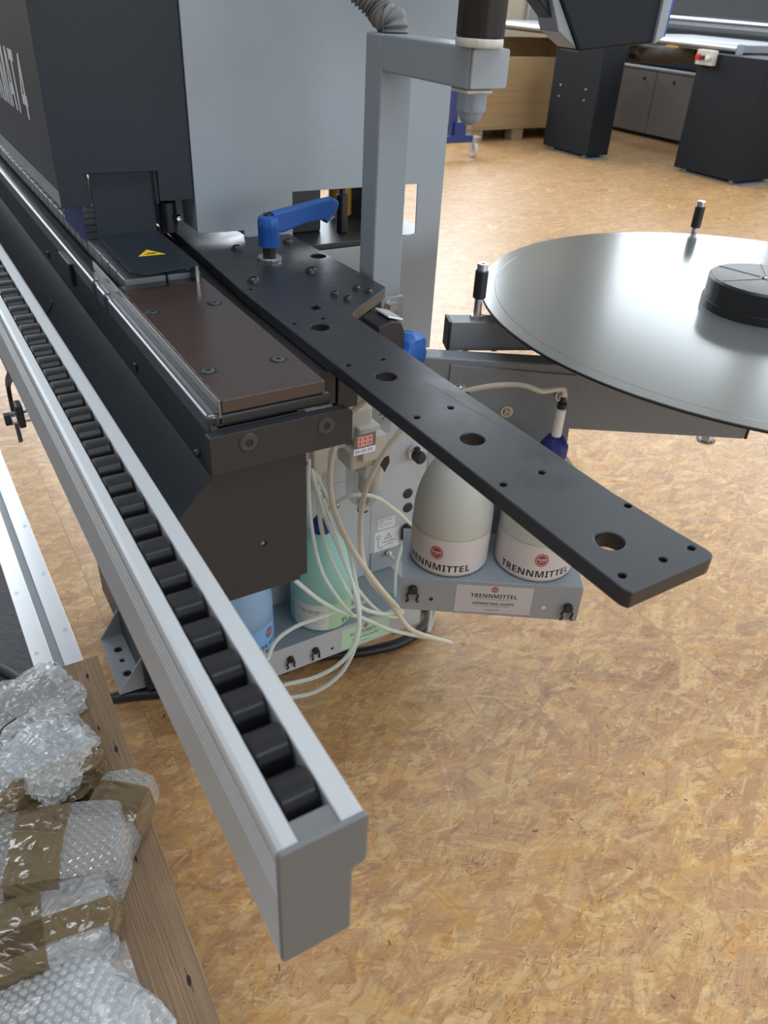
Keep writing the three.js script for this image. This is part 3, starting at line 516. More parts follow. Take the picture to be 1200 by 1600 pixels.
function bottle(label, base, r, H, mats, lab, rot, turn, trigger, group) {
  const t = thing('spray_bottle', label, 'bottle', base, turn, 'spray bottles on the sheet metal shelves');
  const p = [[0, 0], [r * 0.94, 0], [r, 0.006], [r, H * 0.42], [r * 0.985, H * 0.52], [r * 0.93, H * 0.63], [r * 0.82, H * 0.75], [r * 0.66, H * 0.86], [r * 0.46, H * 0.95], [r * 0.30, H], [r * 0.30, H + 0.006], [0, H + 0.006]];
  const sm = new THREE.SplineCurve(p.slice(3, 10).map((q) => new THREE.Vector2(...q))).getPoints(24).map((q) => [q.x, q.y]);
  const g = new THREE.LatheGeometry([...p.slice(0, 3), ...sm, ...p.slice(10)].map((q) => new THREE.Vector2(...q)), 56);
  bases.set(t, [0, 0, 0]);
  part(t, 'body', g, mats);
  const a = lab.arc || 3.6, lg = new THREE.CylinderGeometry(r + 0.0006, r + 0.0006, lab.h, 64, 1, true, rot - a / 2, a); lg.translate(0, 0.008 + lab.h / 2, 0);
  part(t, 'label', lg, lab.mat);
  const cap = part(t, 'cap', turned([[0, 0], [0.0205, 0], [0.0205, 0.017], [0.012, 0.030], [0.008, 0.032], [0, 0.032]], [0, H, 0], 'y', 32), M.blueDark, 'dark blue screw cap');
  part(t, 'stick', rod(0.0072, 0.046, [0, H + 0.03, 0]), M.white, 'white dip tube stem');
  part(t, 'nozzle', merge(rod(0.0068, 0.010, [0, H + 0.075, 0]), rod(0.004, 0.012, [0, H + 0.083, 0])), M.black);
  return t;
}
const plastic = (r, g, b, tr = 0.25) => phy({ color: rgb(r, g, b), roughness: 0.5, transmission: tr, thickness: 0 });
const CW = Math.cos(-YAW), SW = Math.sin(-YAW);
const arm2w = (u, y, n) => [A0[0] + u * CW - n * SW, y, A0[2] + u * SW + n * CW];
{
  const t = thing('bottle_holder', 'grey sheet metal bottle shelf labelled TRENNMITTEL hanging below the turntable arm', 'shelf', A0, YAW);
  part(t, 'shelf', bx(-0.028, 0.2535, 0.5525, 0.5555, 0.004, 0.1365, 0.001), M.grey);
  const fr = part(t, 'front_lip', plateXY(roundPts([[-0.028, 0.492], [0.2535, 0.487], [0.2535, 0.5545], [-0.028, 0.5555]], [0.002, 0.002, 0.004, 0.002]), [[0.0, 0.516, 0.0035], [0.1995, 0.5165, 0.0035]].slice(0, 0), 0.1370, 0.003), M.greyMid);
  const lg = new THREE.PlaneGeometry(0.1205, 0.055); lg.translate(0.1175, 0.5215, 0.1374);
  part(fr, 'label', lg, std({ roughness: 0.5, map: canvasTex(1024, 468, (c, w, h) => { c.fillStyle = '#b9b3b3'; c.fillRect(0, 0, w, h); logo(c, w / 2, 62, 52); c.fillStyle = '#141414'; c.textAlign = 'center'; c.font = 'bold 92px sans-serif'; c.fillText('TRENNMITTEL', w / 2, 205, 640); c.font = '22px sans-serif'; c.fillText('FÜR DEN FELDER KANTENANLEIMMASCHINEN', w / 2, 238, 560); c.font = 'italic bold 60px sans-serif'; c.fillText('SEPARATING AGENT', w / 2, 326, 560); c.font = '22px sans-serif'; c.fillText('FOR THE FELDER EDGE BANDING MACHINES', w / 2, 358, 540); c.font = 'bold 26px sans-serif'; c.fillText('FELDER GROUP', w / 2, 425, 300); }) }), 'grey label reading TRENNMITTEL, SEPARATING AGENT');
  const clip = (u, y) => { const g = [rod(0.0075, 0.008, [u, y + 0.009, 0.137], 'z', 0.001)]; for (const s of [-1, 1]) g.push(hose([[u + s * 0.003, y + 0.006, 0.142], [u + s * 0.0085, y - 0.001, 0.142], [u + s * 0.0065, y - 0.010, 0.142], [u + s * 0.009, y - 0.0135, 0.142]], 0.002, 14, 6)); return merge(g); };
  part(t, 'hose_clip', clip(-0.010, 0.526), M.black, 'black hose clip'); part(t, 'hose_clip', clip(0.2355, 0.507), M.black, 'black hose clip');
  part(t, 'rivet', turned([[0, 0.0008], [0.003, 0.0008], [0.0034, 0]].reverse(), [0.020, 0.5155, 0.137], 'z'), M.black); part(t, 'rivet', turned([[0, 0.0008], [0.0034, 0.0008], [0.0038, 0]].reverse(), [0.1975, 0.511, 0.137], 'z'), M.ivory);
  const mat = plastic(0.60, 0.61, 0.55), lab = (tx, lx) => ({ h: 0.062, arc: 3.4, mat: std({ roughness: 0.5, map: bottleLabel('#c9c1c0', 'TRENNMITTEL', 74, tx, lx) }) });
  bottle('white spray bottle of separating agent standing left on the shelf under the guide plate', arm2w(0.0455, 0.5557, 0.071), 0.062, 0.192, mat, lab(215, 520), -0.42, YAW);
  bottle('white spray bottle of separating agent with its blue cap showing beyond the guide plate', arm2w(0.1815, 0.5557, 0.071), 0.062, 0.195, mat, lab(215, 530), -0.06, YAW);
}
{
  const t = thing('bottle_holder', 'light grey bottle shelf labelled SCHUTZMITTEL at the foot of the machine', 'shelf', [0.63, 0.095, -1.1]);
  const z = -1.10;
  part(t, 'shelf', bx(0.4395, 0.815, 0.1625, 0.1655, -1.2345, z - 0.001, 0.001), M.grey);
  const fr = part(t, 'front_lip', plateXY(roundPts([[0.4395, 0.0945], [0.815, 0.0945], [0.815, 0.1655], [0.4395, 0.1655]], 0.003), [], z, 0.003), M.greyLight);
  const lg = new THREE.PlaneGeometry(0.121, 0.058); lg.translate((0.6704), 0.128, z + 0.0004);
  part(fr, 'label', lg, std({ roughness: 0.5, map: canvasTex(1024, 490, (c, w, h) => { c.fillStyle = '#b9d8bd'; c.fillRect(0, 0, w, h); logo(c, w / 2, 70, 58); c.fillStyle = '#141414'; c.textAlign = 'center'; c.font = 'bold 92px sans-serif'; c.fillText('SCHUTZMITTEL', w / 2, 225, 700); c.font = '22px sans-serif'; c.fillText('FÜR DEN FELDER KANTENANLEIMMASCHINEN', w / 2, 258, 560); c.font = 'italic bold 60px sans-serif'; c.fillText('PROTECTING AGENT', w / 2, 345, 560); c.font = 'bold 26px sans-serif'; c.fillText('FELDER GROUP', w / 2, 440, 300); }) }), 'pale green label reading SCHUTZMITTEL, PROTECTING AGENT');
  const clip = (x, y) => { const g = [rod(0.0075, 0.008, [x, y + 0.009, z], 'z', 0.001)]; for (const s of [-1, 1]) g.push(hose([[x + s * 0.003, y + 0.006, z + 0.005], [x + s * 0.0085, y - 0.001, z + 0.005], [x + s * 0.0065, y - 0.010, z + 0.005], [x + s * 0.009, y - 0.0135, z + 0.005]], 0.002, 14, 6)); return merge(g); };
  part(t, 'hose_clip', clip(...[0.547, 0.1214]), M.black, 'black hose clip');
  part(t, 'rivet', turned([[0, 0.0008], [0.003, 0.0008], [0.0034, 0]].reverse(), [...[0.5881, 0.1154], z], 'z'), M.black);
  bottle('mint green spray bottle of protecting agent with a blue cap behind the tangled tubes', [0.5945, 0.1657, -1.166], 0.0655, 0.222, plastic(0.42, 0.76, 0.70), { h: 0.066, arc: 3.6, mat: std({ roughness: 0.5, map: bottleLabel('#a9cfa8', 'SCHUTZMITTEL', 72, 480, 830, true) }) }, 0.35, 0);
  const t2 = thing('bottle_holder', 'light grey bottle shelf in front of the blue bottle beside the roller conveyor', 'shelf', [0.35, 0.095, -1.1]);
  part(t2, 'shelf', bx(0.24, 0.4315, 0.1625, 0.1655, -1.2345, z - 0.001, 0.001), M.grey);
  part(t2, 'front_lip', plateXY(roundPts([[0.24, 0.0945], [0.4315, 0.0945], [0.4315, 0.1655], [0.24, 0.1655]], 0.003), [], z, 0.003), M.greyLight);
  part(t2, 'hose_clip', clip(...[0.5005, 0.1223]).translate(-0.012, 0, 0), M.black, 'black hose clip');
  bottle('pale blue spray bottle of antistatic agent partly hidden by the roller conveyor', [0.4311 - 0.02, 0.1657, -1.166], 0.0655, 0.222, plastic(0.36, 0.56, 0.80), { h: 0.066, arc: 3.6, mat: std({ roughness: 0.5, map: bottleLabel('#7fb0e6', 'ANTISTATIK-KÜHLMITTEL', 58, 105, 512, false) }) }, 0.62, 0);
}

// ------------------------------------------------------------------ compressed air filter with display
{
  const Z0 = -1.13, t = thing('air_filter', 'ivory compressed air filter with clear bowl and red digital display', 'air filter', [0.66, 0.43, Z0]);
  const c = [0.6737, 0.5114, -1.13], x = c[0] - 0.002;
  part(t, 'body', merge(bx(x - 0.045, x + 0.026, 0.545, 0.585, Z0 - 0.035, Z0 + 0.02, 0.006), bx(x - 0.025, x + 0.022, 0.578, 0.628, Z0 - 0.03, Z0 + 0.012, 0.004), bx(x - 0.035, x + 0.012, 0.60, 0.66, Z0 - 0.03, Z0 - 0.002, 0.004), bx(x - 0.015, x + 0.022, 0.52, 0.55, Z0 - 0.018, Z0 + 0.023, 0.004)), M.ivory);
  part(t, 'display_unit', bx(x - 0.026, x + 0.024, 0.566, 0.618, Z0 + 0.006, Z0 + 0.032, 0.003), M.ivory);
  const dg = new THREE.PlaneGeometry(0.046, 0.042); dg.translate(0.6489, 0.608, Z0 + 0.0325);
  part(t, 'display', dg, std({ roughness: 0.3, emissive: 0xffffff, emissiveIntensity: 0.5, emissiveMap: canvasTex(256, 232, (g, w, h) => { g.fillStyle = '#0c0606'; g.fillRect(0, 0, w, h); g.fillStyle = '#ff2a2a'; g.globalAlpha = 0.45; g.fillRect(34, 20, 190, 130); g.globalAlpha = 1; g.strokeStyle = '#ff9a90'; g.lineWidth = 12; for (let k = 0; k < 3; k++) { g.strokeRect(52 + k * 58, 34, 38, 50); g.strokeRect(52 + k * 58, 84, 38, 50); } g.fillStyle = '#e8e8e8'; g.fillRect(0, 160, w, 72); g.fillStyle = '#1c3d8c'; g.font = 'bold 54px sans-serif'; g.fillText('00-00-00', 10, 215, 236); }), color: rgb(0.2, 0.2, 0.2) }), 'red digital display reading 0.00');
  part(t, 'bowl', turned([[0.0365, 0], [0.0365, -0.062], [0.034, -0.08], [0.024, -0.094], [0.0, -0.098]], [x, 0.548, Z0 - 0.005], 'y', 40), phy({ color: rgb(0.80, 0.84, 0.85), roughness: 0.06, transmission: 0.74, thickness: 0, ior: 1.5 }), 'clear bowl');
  part(t, 'filter_element', merge(rod(0.017, 0.06, [x + 0.008, 0.478, Z0 - 0.006]), rod(0.012, 0.02, [x + 0.008, 0.462, Z0 - 0.006])), std({ color: rgb(0.33, 0.26, 0.19), roughness: 0.7 }));
  part(t, 'drain', merge(rod(0.011, 0.016, [x, 0.433, Z0 - 0.005]), turned([[0, 0], [0.0135, 0], [0.0135, 0.007], [0, 0.007]], [x, 0.446, Z0 - 0.005], 'y', 20)), M.steel);
  part(t, 'drain_ring', rod(0.0115, 0.004, [x, 0.429, Z0 - 0.005]), M.blueDark);
  part(t, 'pointer', plateXY([[x + 0.006, 0.566], [x + 0.03, 0.570], [x + 0.032, 0.556], [x + 0.022, 0.536], [x + 0.012, 0.553]], [], Z0 + 0.036, 0.003), M.blackMatte);
  const v = thing('pressure_valve', 'small ivory valve block with white silencer beside the black front sheet', 'valve', [0.5598, 0.5, -1.12]);
  const vx = 0.5624;
  part(v, 'body', merge(bx(vx - 0.05, vx - 0.006, 0.56, 0.615, -1.15, -1.115, 0.003), bx(vx - 0.016, vx + 0.014, 0.56, 0.63, -1.15, -1.105, 0.004), bx(vx + 0.012, vx + 0.06, 0.595, 0.625, -1.15, -1.12, 0.003)), M.ivory);
  for (const [a, b] of [[vx - 0.026, 0.585], [vx + 0.04, 0.606], [vx + 0.05, 0.612]]) part(v, 'port', rod(0.0042, 0.003, [a, b, -1.121 + (a < vx ? 0.005 : 0)], 'z'), M.black);
  part(v, 'silencer', merge(rod(0.011, 0.035, [vx, 0.528, -1.128]), rod(0.013, 0.012, [vx, 0.552, -1.128])), M.white, 'white silencer');
}

// ------------------------------------------------------------------ tubes and cables
{
  const milky = phy({ color: rgb(0.86, 0.92, 0.86), roughness: 0.25, transmission: 0.4, thickness: 0 }), cream = phy({ color: rgb(0.82, 0.78, 0.66), roughness: 0.3, transmission: 0.3, thickness: 0 });
  const T = (label, pts, r, mat, seg) => solo('air_tube', label, 'tube', hose(pts, r, seg || 90, 10), mat, 'plastic air tubes around the bottles');
  T('cream tube bowing down left of the air filter and back behind the tubes', [[0.6056, 0.7439, -1.02], [0.5807, 0.6961, -1.05], [0.5546, 0.6208, -1.05], [0.5503, 0.5479, -1.04], [0.5628, 0.4865, -1.02], [0.5941, 0.4157, -1], [0.6335, 0.3462, -0.99], [0.6757, 0.2811, -1], [0.7084, 0.2299, -1.02]], 0.0052, cream);
  T('cream tube bowing down right of the air filter to the loose end on the floor', [[0.6954, 0.6612, -1.04], [0.6591, 0.6072, -1.05], [0.6187, 0.5419, -1.04], [0.601, 0.4595, -1.02], [0.6063, 0.3885, -1], [0.6644, 0.294, -1], [0.7402, 0.1678, -1.02], [0.8338, 0.1057, -1]], 0.0052, cream);
  T('milky tube arching across the clear filter bowl to the cable gland', [[0.5974, 0.4391, -1.15], [0.5985, 0.4854, -1.11], [0.6148, 0.5142, -1.08], [0.657, 0.5005, -1.08], [0.7364, 0.4229, -1.12], [0.8301, 0.312, -1.18]], 0.0042, milky);
  T('milky tube hanging from the separating agent shelf to the lower ledge', [[0.8074, 0.3393, -1.14], [0.7694, 0.3307, -1.12], [0.7539, 0.2758, -1.12], [0.7598, 0.2037, -1.13], [0.7676, 0.1501, -1.14]], 0.0042, milky);
  T('leftmost milky tube hanging straight down before the green bottle', [[0.526, 0.6123, -1.08], [0.5147, 0.5736, -1.06], [0.5071, 0.4981, -1.03], [0.5151, 0.4221, -1.01], [0.5411, 0.3586, -1], [0.5771, 0.296, -1]], 0.0036, milky);
  T('milky tube looping lowest beneath the green bottle shelf', [[0.5422, 0.5761, -1.09], [0.5637, 0.5112, -1.06], [0.5798, 0.4453, -1.03], [0.5832, 0.3737, -1], [0.5829, 0.3012, -0.98], [0.5694, 0.24, -0.97], [0.5352, 0.1775, -0.97], [0.4839, 0.1452, -0.98], [0.4238, 0.1387, -1]], 0.0042, milky);
  T('milky tube making the upper of the two low loops', [[0.5334, 0.5879, -1.085], [0.5415, 0.5139, -1.055], [0.5557, 0.4407, -1.005], [0.5638, 0.3761, -0.965], [0.5633, 0.301, -0.95], [0.5373, 0.2413, -0.95], [0.4877, 0.2096, -0.96], [0.4229, 0.1971, -0.98]], 0.0042, milky);
  T('milky tube running from the front sheet edge out to the floor on the right', [[0.459, 0.4233, -1], [0.5076, 0.3593, -1], [0.5557, 0.3097, -1], [0.6051, 0.2682, -1.01], [0.6825, 0.1944, -1.02], [0.7751, 0.1257, -1.03], [0.8298, 0.092, -1.03]], 0.0042, milky);
  T('milky tube sweeping down past the label of the protecting agent', [[0.5411, 0.5576, -1.075], [0.5365, 0.4758, -1.05], [0.5581, 0.3841, -1.02], [0.5907, 0.3151, -1], [0.6421, 0.2649, -1.01], [0.7058, 0.2196, -1.03]], 0.0042, milky);
  T('milky tube crossing low before the blue bottle shelf', [[0.4103, 0.2267, -1.03], [0.4317, 0.254, -1.04], [0.4773, 0.2646, -1.05], [0.5331, 0.2664, -1.05], [0.598, 0.2652, -1.05], [0.6351, 0.2675, -1.05]], 0.0042, milky);
  T('milky tube slanting behind the others to the lower panel', [[0.5577, 0.5247, -1.1], [0.5785, 0.4259, -1.06], [0.5918, 0.3566, -1.03], [0.6384, 0.2729, -1.03], [0.692, 0.2059, -1.05], [0.727, 0.1781, -1.06]], 0.0036, milky);
  const cap = arm2w(0.1815, 0.846, 0.071);
  T('milky tube arching from the right spray bottle nozzle behind the guide plate', [cap, [cap[0] - 0.002, cap[1] + 0.010, cap[2] - 0.001], [0.7217, 0.8537, -0.742], [0.7121, 0.8547, -0.76], [0.7043, 0.8486, -0.785], [0.6795, 0.8314, -0.825], [0.6596, 0.8099, -0.855], [0.6473, 0.7823, -0.87], [0.6374, 0.7356, -0.88]], 0.0040, cream);
  solo('floor_cable', 'thick black cable lying in a loop on the floor before the bottle shelf', 'cable', hose([[0.1186, 0.013, -1.288], [0.1819, 0.013, -1.27], [0.2701, 0.013, -1.238], [0.4515, 0.013, -1.206], [0.6015, 0.013, -1.184], [0.7007, 0.013, -1.149], [0.7989, 0.013, -1.136], [0.88, 0.013, -1.162], [0.9227, 0.013, -1.206], [0.9322, 0.013, -1.272]], 0.0125, 120, 12), M.black);
  solo('floor_cable', 'black cable on the rough dark mat behind the wooden boards', 'cable', hose([[-0.1085, 0.013, -1.571], [-0.0421, 0.013, -1.48], [-0.0214, 0.013, -1.444], [0.002, 0.013, -1.391], [0.0306, 0.013, -1.304]], 0.0125, 60, 12), M.black);
  solo('loose_tube', 'two short milky tube ends hanging under the separating agent shelf', 'tube', merge(hose([[0.7072, 0.317, -0.92], [0.7066, 0.2926, -0.92], [0.7048, 0.2649, -0.92]], 0.003, 12, 8), hose([[0.7169, 0.3098, -0.92], [0.7132, 0.2865, -0.92], [0.7079, 0.2635, -0.92]], 0.003, 12, 8)), milky);
}

// ------------------------------------------------------------------ floor track and mat on the left
{
  const t = thing('floor_track', 'flat aluminium floor track with a centre groove and small screws', 'track', [0.07, 0, -2]);
  const a = [0.1257, -1.437], b = [0.1159, -2.501], c = [0.0247, -1.436], d = [0.0213, -1.897];
  const far = -10.4, at = (p, q, z) => p[0] + (q[0] - p[0]) * (z - p[1]) / (q[1] - p[1]);
  const near = -1.0, L = (z) => at(c, d, z), R = (z) => at(a, b, z);
  const strip = (f0, f1, y, h) => plateXZ([[L(near) + (R(near) - L(near)) * f0, near], [L(near) + (R(near) - L(near)) * f1, near], [L(far) + (R(far) - L(far)) * f1, far], [L(far) + (R(far) - L(far)) * f0, far]], [], y, h, 0.0003);
  part(t, 'base_strip', strip(0, 1, 0.002, 0.002), M.floorTrack);
  part(t, 'left_strip', strip(0, 0.40, 0.006, 0.004), M.floorTrack); part(t, 'right_strip', strip(0.60, 1, 0.006, 0.004), M.floorTrack);
  part(t, 'groove', strip(0.40, 0.60, 0.0025, 0.0006), M.greyDark);
  for (let k = 0; k < 8; k++) for (const f of [0.13, 0.87]) { const z = -1.55 - k * 0.24 + (f < 0.5 ? 0.05 : 0); part(t, 'screw', sunk(0.005, [L(z) + (R(z) - L(z)) * f, 0.0062, z]), M.steel); }
  const m = solo('rubber_mat', 'rough dark grey granulate mat lying left of the aluminium floor track', 'mat', plateXZ([[L(-1.12) - 0.001, -1.12], [-3.4, -1.12], [-3.4, -10.4], [L(-10.4) - 0.001, -10.4]], [], 0.006, 0.006, 0.001), std({ color: rgb(0.055, 0.055, 0.06), roughness: 0.7, bumpMap: smudgeBy(6), bumpScale: 0.004 }));
}

// ------------------------------------------------------------------ wooden boards with bubble-wrapped parcels
{
  const woodTex = canvasTex(1024, 2048, (c, w, h) => {
    c.fillStyle = '#8a7157'; c.fillRect(0, 0, w, h);
    for (let i = 0; i < 2600; i++) { const x = rr(0, w), y = rr(-200, h), L = rr(200, 900), s = rr(-12, 12); c.strokeStyle = rnd() < 0.5 ? `rgba(66,44,28,${rr(0.06, 0.30)})` : `rgba(190,150,104,${rr(0.04, 0.18)})`; c.lineWidth = rr(0.8, 3.5); c.beginPath(); c.moveTo(x, y); c.bezierCurveTo(x + s, y + L / 3, x - s, y + L * 0.66, x + s * 0.4, y + L); c.stroke(); }
    for (let i = 0; i < 40; i++) { const g = c.createRadialGradient(0, 0, 2, 0, 0, 1); const x = rr(0, w), y = rr(0, h), r = rr(40, 190); const q = c.createRadialGradient(x, y, 2, x, y, r); q.addColorStop(0, `rgba(70,52,40,${rr(0.06, 0.22)})`); q.addColorStop(1, 'rgba(70,52,40,0)'); c.fillStyle = q; c.fillRect(x - r, y - r, 2 * r, 2 * r); }
    for (const [x, y, r] of [[900, 190, 13], [860, 420, 9], [905, 520, 14], [815, 890, 9], [850, 1240, 14], [895, 1500, 12], [800, 1560, 16], [870, 1810, 16]]) { c.fillStyle = 'rgba(24,16,11,0.92)'; c.beginPath(); c.ellipse(x, y, r * 0.6, r, 0.3, 0, 7); c.fill(); c.strokeStyle = 'rgba(40,26,16,0.4)'; c.lineWidth = 5; c.beginPath(); c.moveTo(x, y - r * 2.4); c.lineTo(x + 2, y + r * 2.2); c.stroke(); }
  });
  const wood = std({ map: woodTex, bumpMap: woodTex, bumpScale: 0.0006, roughness: 0.72 });
  const Yb = 0.30, pa = [0.121, -1.11], pb = [0.0951, -0.4396], pc = [0.0003, -1.118];
  const t = thing('wooden_pallet', 'weathered wooden boards with nail holes carrying the bubble wrapped parcels', 'pallet', [0, 0, -0.8]);
  const dir = [(pb[0] - pa[0]) / (pb[1] - pa[1])], edge = (z) => pa[0] + (z - pa[1]) * dir[0];
  const plank = (w0, w1, zf) => {
    const jag = []; for (let k = 0; k <= 14; k++) { const z = pa[1] + (k / 14) * 0.95; jag.push([edge(z) - w0 + 0.002 * noise.noise(k * 0.9, w0 * 10, 1), z]); }
    const left = []; for (let k = 14; k >= 0; k--) { const z = zf + (k / 14) * (pa[1] + 0.95 - zf); left.push([edge(z) - w1, z]); }
    const g = plateXZ([...jag, ...left], [], Yb, 0.022, 0.0015), uv = g.attributes.uv;
    for (let i = 0; i < uv.count; i++) uv.setXY(i, 1 - (0.13 - uv.getX(i) + 0.0) / 0.30, 0.5 - (uv.getY(i) + 0.62) / 1.1);
    part(t, 'plank', g, wood);
  };
  plank(0, 0.148, pa[1] - 0.005); plank(0.152, 0.31, pa[1] + 0.012); plank(0.314, 0.46, pa[1] + 0.004);
  const wd = std({ color: rgb(0.16, 0.12, 0.08), roughness: 0.8 });
  for (const z of [-1.06, -0.70, -0.30]) part(t, 'bearer', bx(edge(z) - 0.46, edge(z) - 0.012, 0.20, 0.2775, z - 0.04, z + 0.04, 0.002), wd);
  for (const z of [-1.06, -0.70, -0.30]) for (const o of [0.06, 0.40]) part(t, 'block', bx(edge(z) - o - 0.05, edge(z) - o + 0.045, 0, 0.20, z - 0.04, z + 0.04, 0.002), wd);

  // parcels
  const film = phy({ color: rgb(0.92, 0.94, 0.95), roughness: 0.14, transmission: 0.74, thickness: 0, ior: 1.5, bumpMap: crinkleBy(3.2), bumpScale: 0.012 });
  const filmDots = phy({ color: rgb(0.92, 0.94, 0.95), roughness: 0.16, transmission: 0.82, thickness: 0, ior: 1.45, bumpMap: canvasTex(256, 256, (c, w, h) => { c.fillStyle = '#000'; c.fillRect(0, 0, w, h); for (let r = 0; r < 8; r++) for (let k = -1; k < 9; k++) { const x = (k + (r % 2) * 0.5) * 32 + 8, y = r * 32 + 16, g = c.createRadialGradient(x, y, 4, x, y, 15); g.addColorStop(0, '#fff'); g.addColorStop(0.7, '#ddd'); g.addColorStop(1, '#000'); c.fillStyle = g; c.beginPath(); c.arc(x, y, 15, 0, 7); c.fill(); } }, false), bumpScale: 0.003 });
  const filmFlat = phy({ color: rgb(0.92, 0.94, 0.95), roughness: 0.12, transmission: 0.78, thickness: 0, ior: 1.5 });
  filmDots.bumpMap.repeat.set(12.5, 12.5);
  const tape = phy({ color: rgb(0.34, 0.25, 0.14), roughness: 0.10, transmission: 0.62, thickness: 0, ior: 1.55, bumpMap: crinkleBy(2.6), bumpScale: 0.008 }), core = std({ color: rgb(0.20, 0.16, 0.11), roughness: 0.6 }), coreDark = std({ color: rgb(0.13, 0.12, 0.11), roughness: 0.6 });
  const lump = (c, r, turn, s, amp, ridge, boxy = 0.55, det = 46) => { // a crumpled wrap: rounded block with sharp folds
    const g = new THREE.IcosahedronGeometry(1, det), P = g.attributes.position, v = new THREE.Vector3();
    for (let i = 0; i < P.count; i++) {
      v.fromBufferAttribute(P, i); const m = Math.max(Math.abs(v.x), Math.abs(v.y), Math.abs(v.z)), k = (1 - boxy) + boxy / m;
      const n = noise.noise(v.x * 1.7 + s, v.y * 1.7, v.z * 1.7 - s) * 0.6 + (0.5 - Math.abs(noise.noise(v.x * 3.3 - s, v.y * 3.3 + s, v.z * 3.3))) * ridge + (0.4 - Math.abs(noise.noise(v.x * 8 + s, v.y * 8, v.z * 8 + s))) * ridge * 0.45;
      v.multiplyScalar(k * (1 + amp * n)); v.set(v.x * r[0], v.y * r[1], v.z * r[2]); P.setXYZ(i, v.x, v.y, v.z);
    }
    g.rotateY(turn); g.translate(...c);
    for (let i = 0; i < P.count; i++) if (P.getY(i) < Yb + 0.001) P.setY(i, Yb + 0.001);
    const h = metric(g); h.computeVertexNormals(); return toCreasedNormals(h, 0.9);
  };
  const band = (g, c, turn, lo, hi, axis) => { // tape lying on the wrap: the stretch of the wrap between lo and hi, a little proud
    const P = g.attributes.position, out = [], cs = Math.cos(turn), sn = Math.sin(turn), v = new THREE.Vector3();
    const along = (i) => { const dx = P.getX(i) - c[0], dz = P.getZ(i) - c[2]; return axis === 'x' ? dx * cs - dz * sn : dx * sn + dz * cs; };
    for (let i = 0; i < P.count; i += 3) { const m = (along(i) + along(i + 1) + along(i + 2)) / 3; if (m < lo || m > hi) continue; for (let k = 0; k < 3; k++) { v.fromBufferAttribute(P, i + k); out.push((v.x - c[0]) * 1.018 + c[0], Math.max(Yb + 0.001, (v.y - c[1]) * 1.022 + c[1]), (v.z - c[2]) * 1.018 + c[2]); } }
    const q = new THREE.BufferGeometry(); q.setAttribute('position', new THREE.Float32BufferAttribute(out, 3)); return toCreasedNormals(metric(q), 0.7);
  };
  const parcel = (label, c, r, turn, s, amp, ridge, o = {}) => {
    const t = thing('bubble_wrap_parcel', label, 'parcel', [c[0], Yb, c[2]], 0, 'bubble wrapped parcels on the wooden boards');
    part(t, 'contents', lump(c, r.map((q) => q * 0.7), turn, s + 3, 0.05, 0.2, 0.8, 10), o.dark ? coreDark : core);
    part(t, 'wrap', lump(c, r, turn, s, amp, ridge), o.dots ? filmDots : film);
    if (o.second) part(t, 'wrap', lump(...o.second), film);
    for (const q of o.band || []) part(t, 'tape', band(lump(c, r, turn, s, amp, ridge), c, turn, ...q), tape, 'brown packing tape');
    if (o.tie) part(t, 'cable_tie', hose(o.tie, 0.0012, 30, 6), M.black, 'thin black cable tie');
    return t;
  };
  const at = (p, h) => [p[0], Yb + h, p[2]];
  parcel('crumpled clear bubble wrap bag topmost on the boards', at([0.0007, 0.34, -1.013], 0.03), [0.062, 0.032, 0.05], 0.3, 1.7, 0.34, 0.8, { dark: true });
  parcel('big crumpled bubble wrap bundle with taped skirt below the topmost bag', at([-0.021, 0.35, -0.8623], 0.05), [0.085, 0.055, 0.072], 0.2, 5.3, 0.20, 0.75, { dark: true, band: [[0.045, 0.09, 'z']], second: [at([-0.0027, 0.38, -0.8384], 0.085), [0.05, 0.03, 0.045], 0.6, 8.1, 0.34, 0.9], tie: [[-0.0571, 0.4, -0.8873], [-0.0459, 0.42, -0.8944], [-0.0252, 0.42, -0.9069]] });
  parcel('bubble wrap parcel belted with brown tape at the right edge of the pile', at([0.0562, 0.33, -0.7348], 0.035), [0.075, 0.035, 0.042], 0.9, 11.2, 0.10, 0.3, { dots: true, band: [[-0.012, 0.042, 'x']] });
  parcel('bubble wrap parcel with a broad brown tape belt in the middle of the pile', at([-0.0198, 0.34, -0.7096], 0.045), [0.092, 0.046, 0.062], -0.35, 14.9, 0.09, 0.3, { dots: true, band: [[-0.052, 0.012, 'x']] });
  parcel('bubble wrap parcel with shiny brown tape lying below the broad belted one', at([-0.0564, 0.33, -0.6168], 0.035), [0.085, 0.038, 0.052], -0.1, 21.4, 0.12, 0.4, { band: [[-0.09, 0.002, 'x'], [-0.004, 0.03, 'z']] });
  {
    const c = at([-0.0742, 0.33, -0.5283], 0.02), t = thing('bubble_wrap_sheet', 'sheet of bubble wrap with round bubbles nearest the camera on the boards', 'bubble wrap', [c[0], Yb, c[2]]);
    const H = (x, z) => Yb + 0.058 + 0.010 * noise.noise(x * 14, z * 14, 2) + 0.004 * noise.noise(x * 50, z * 50, 4) - 0.9 * Math.max(0, x - (c[0] + 0.045)) - 0.5 * Math.max(0, (c[2] - 0.030) - z);
    const g = new THREE.PlaneGeometry(0.24, 0.20, 90, 80); g.rotateX(-Math.PI / 2); g.translate(c[0] - 0.02, 0, c[2] + 0.04); const P = g.attributes.position;
    for (let i = 0; i < P.count; i++) P.setY(i, Math.max(Yb + 0.002, H(P.getX(i), P.getZ(i)))); g.computeVertexNormals();
    part(t, 'film', g, filmFlat);
    part(t, 'contents', bx(c[0] - 0.13, c[0] + 0.035, Yb, Yb + 0.035, c[2] - 0.015, c[2] + 0.12, 0.012), coreDark);
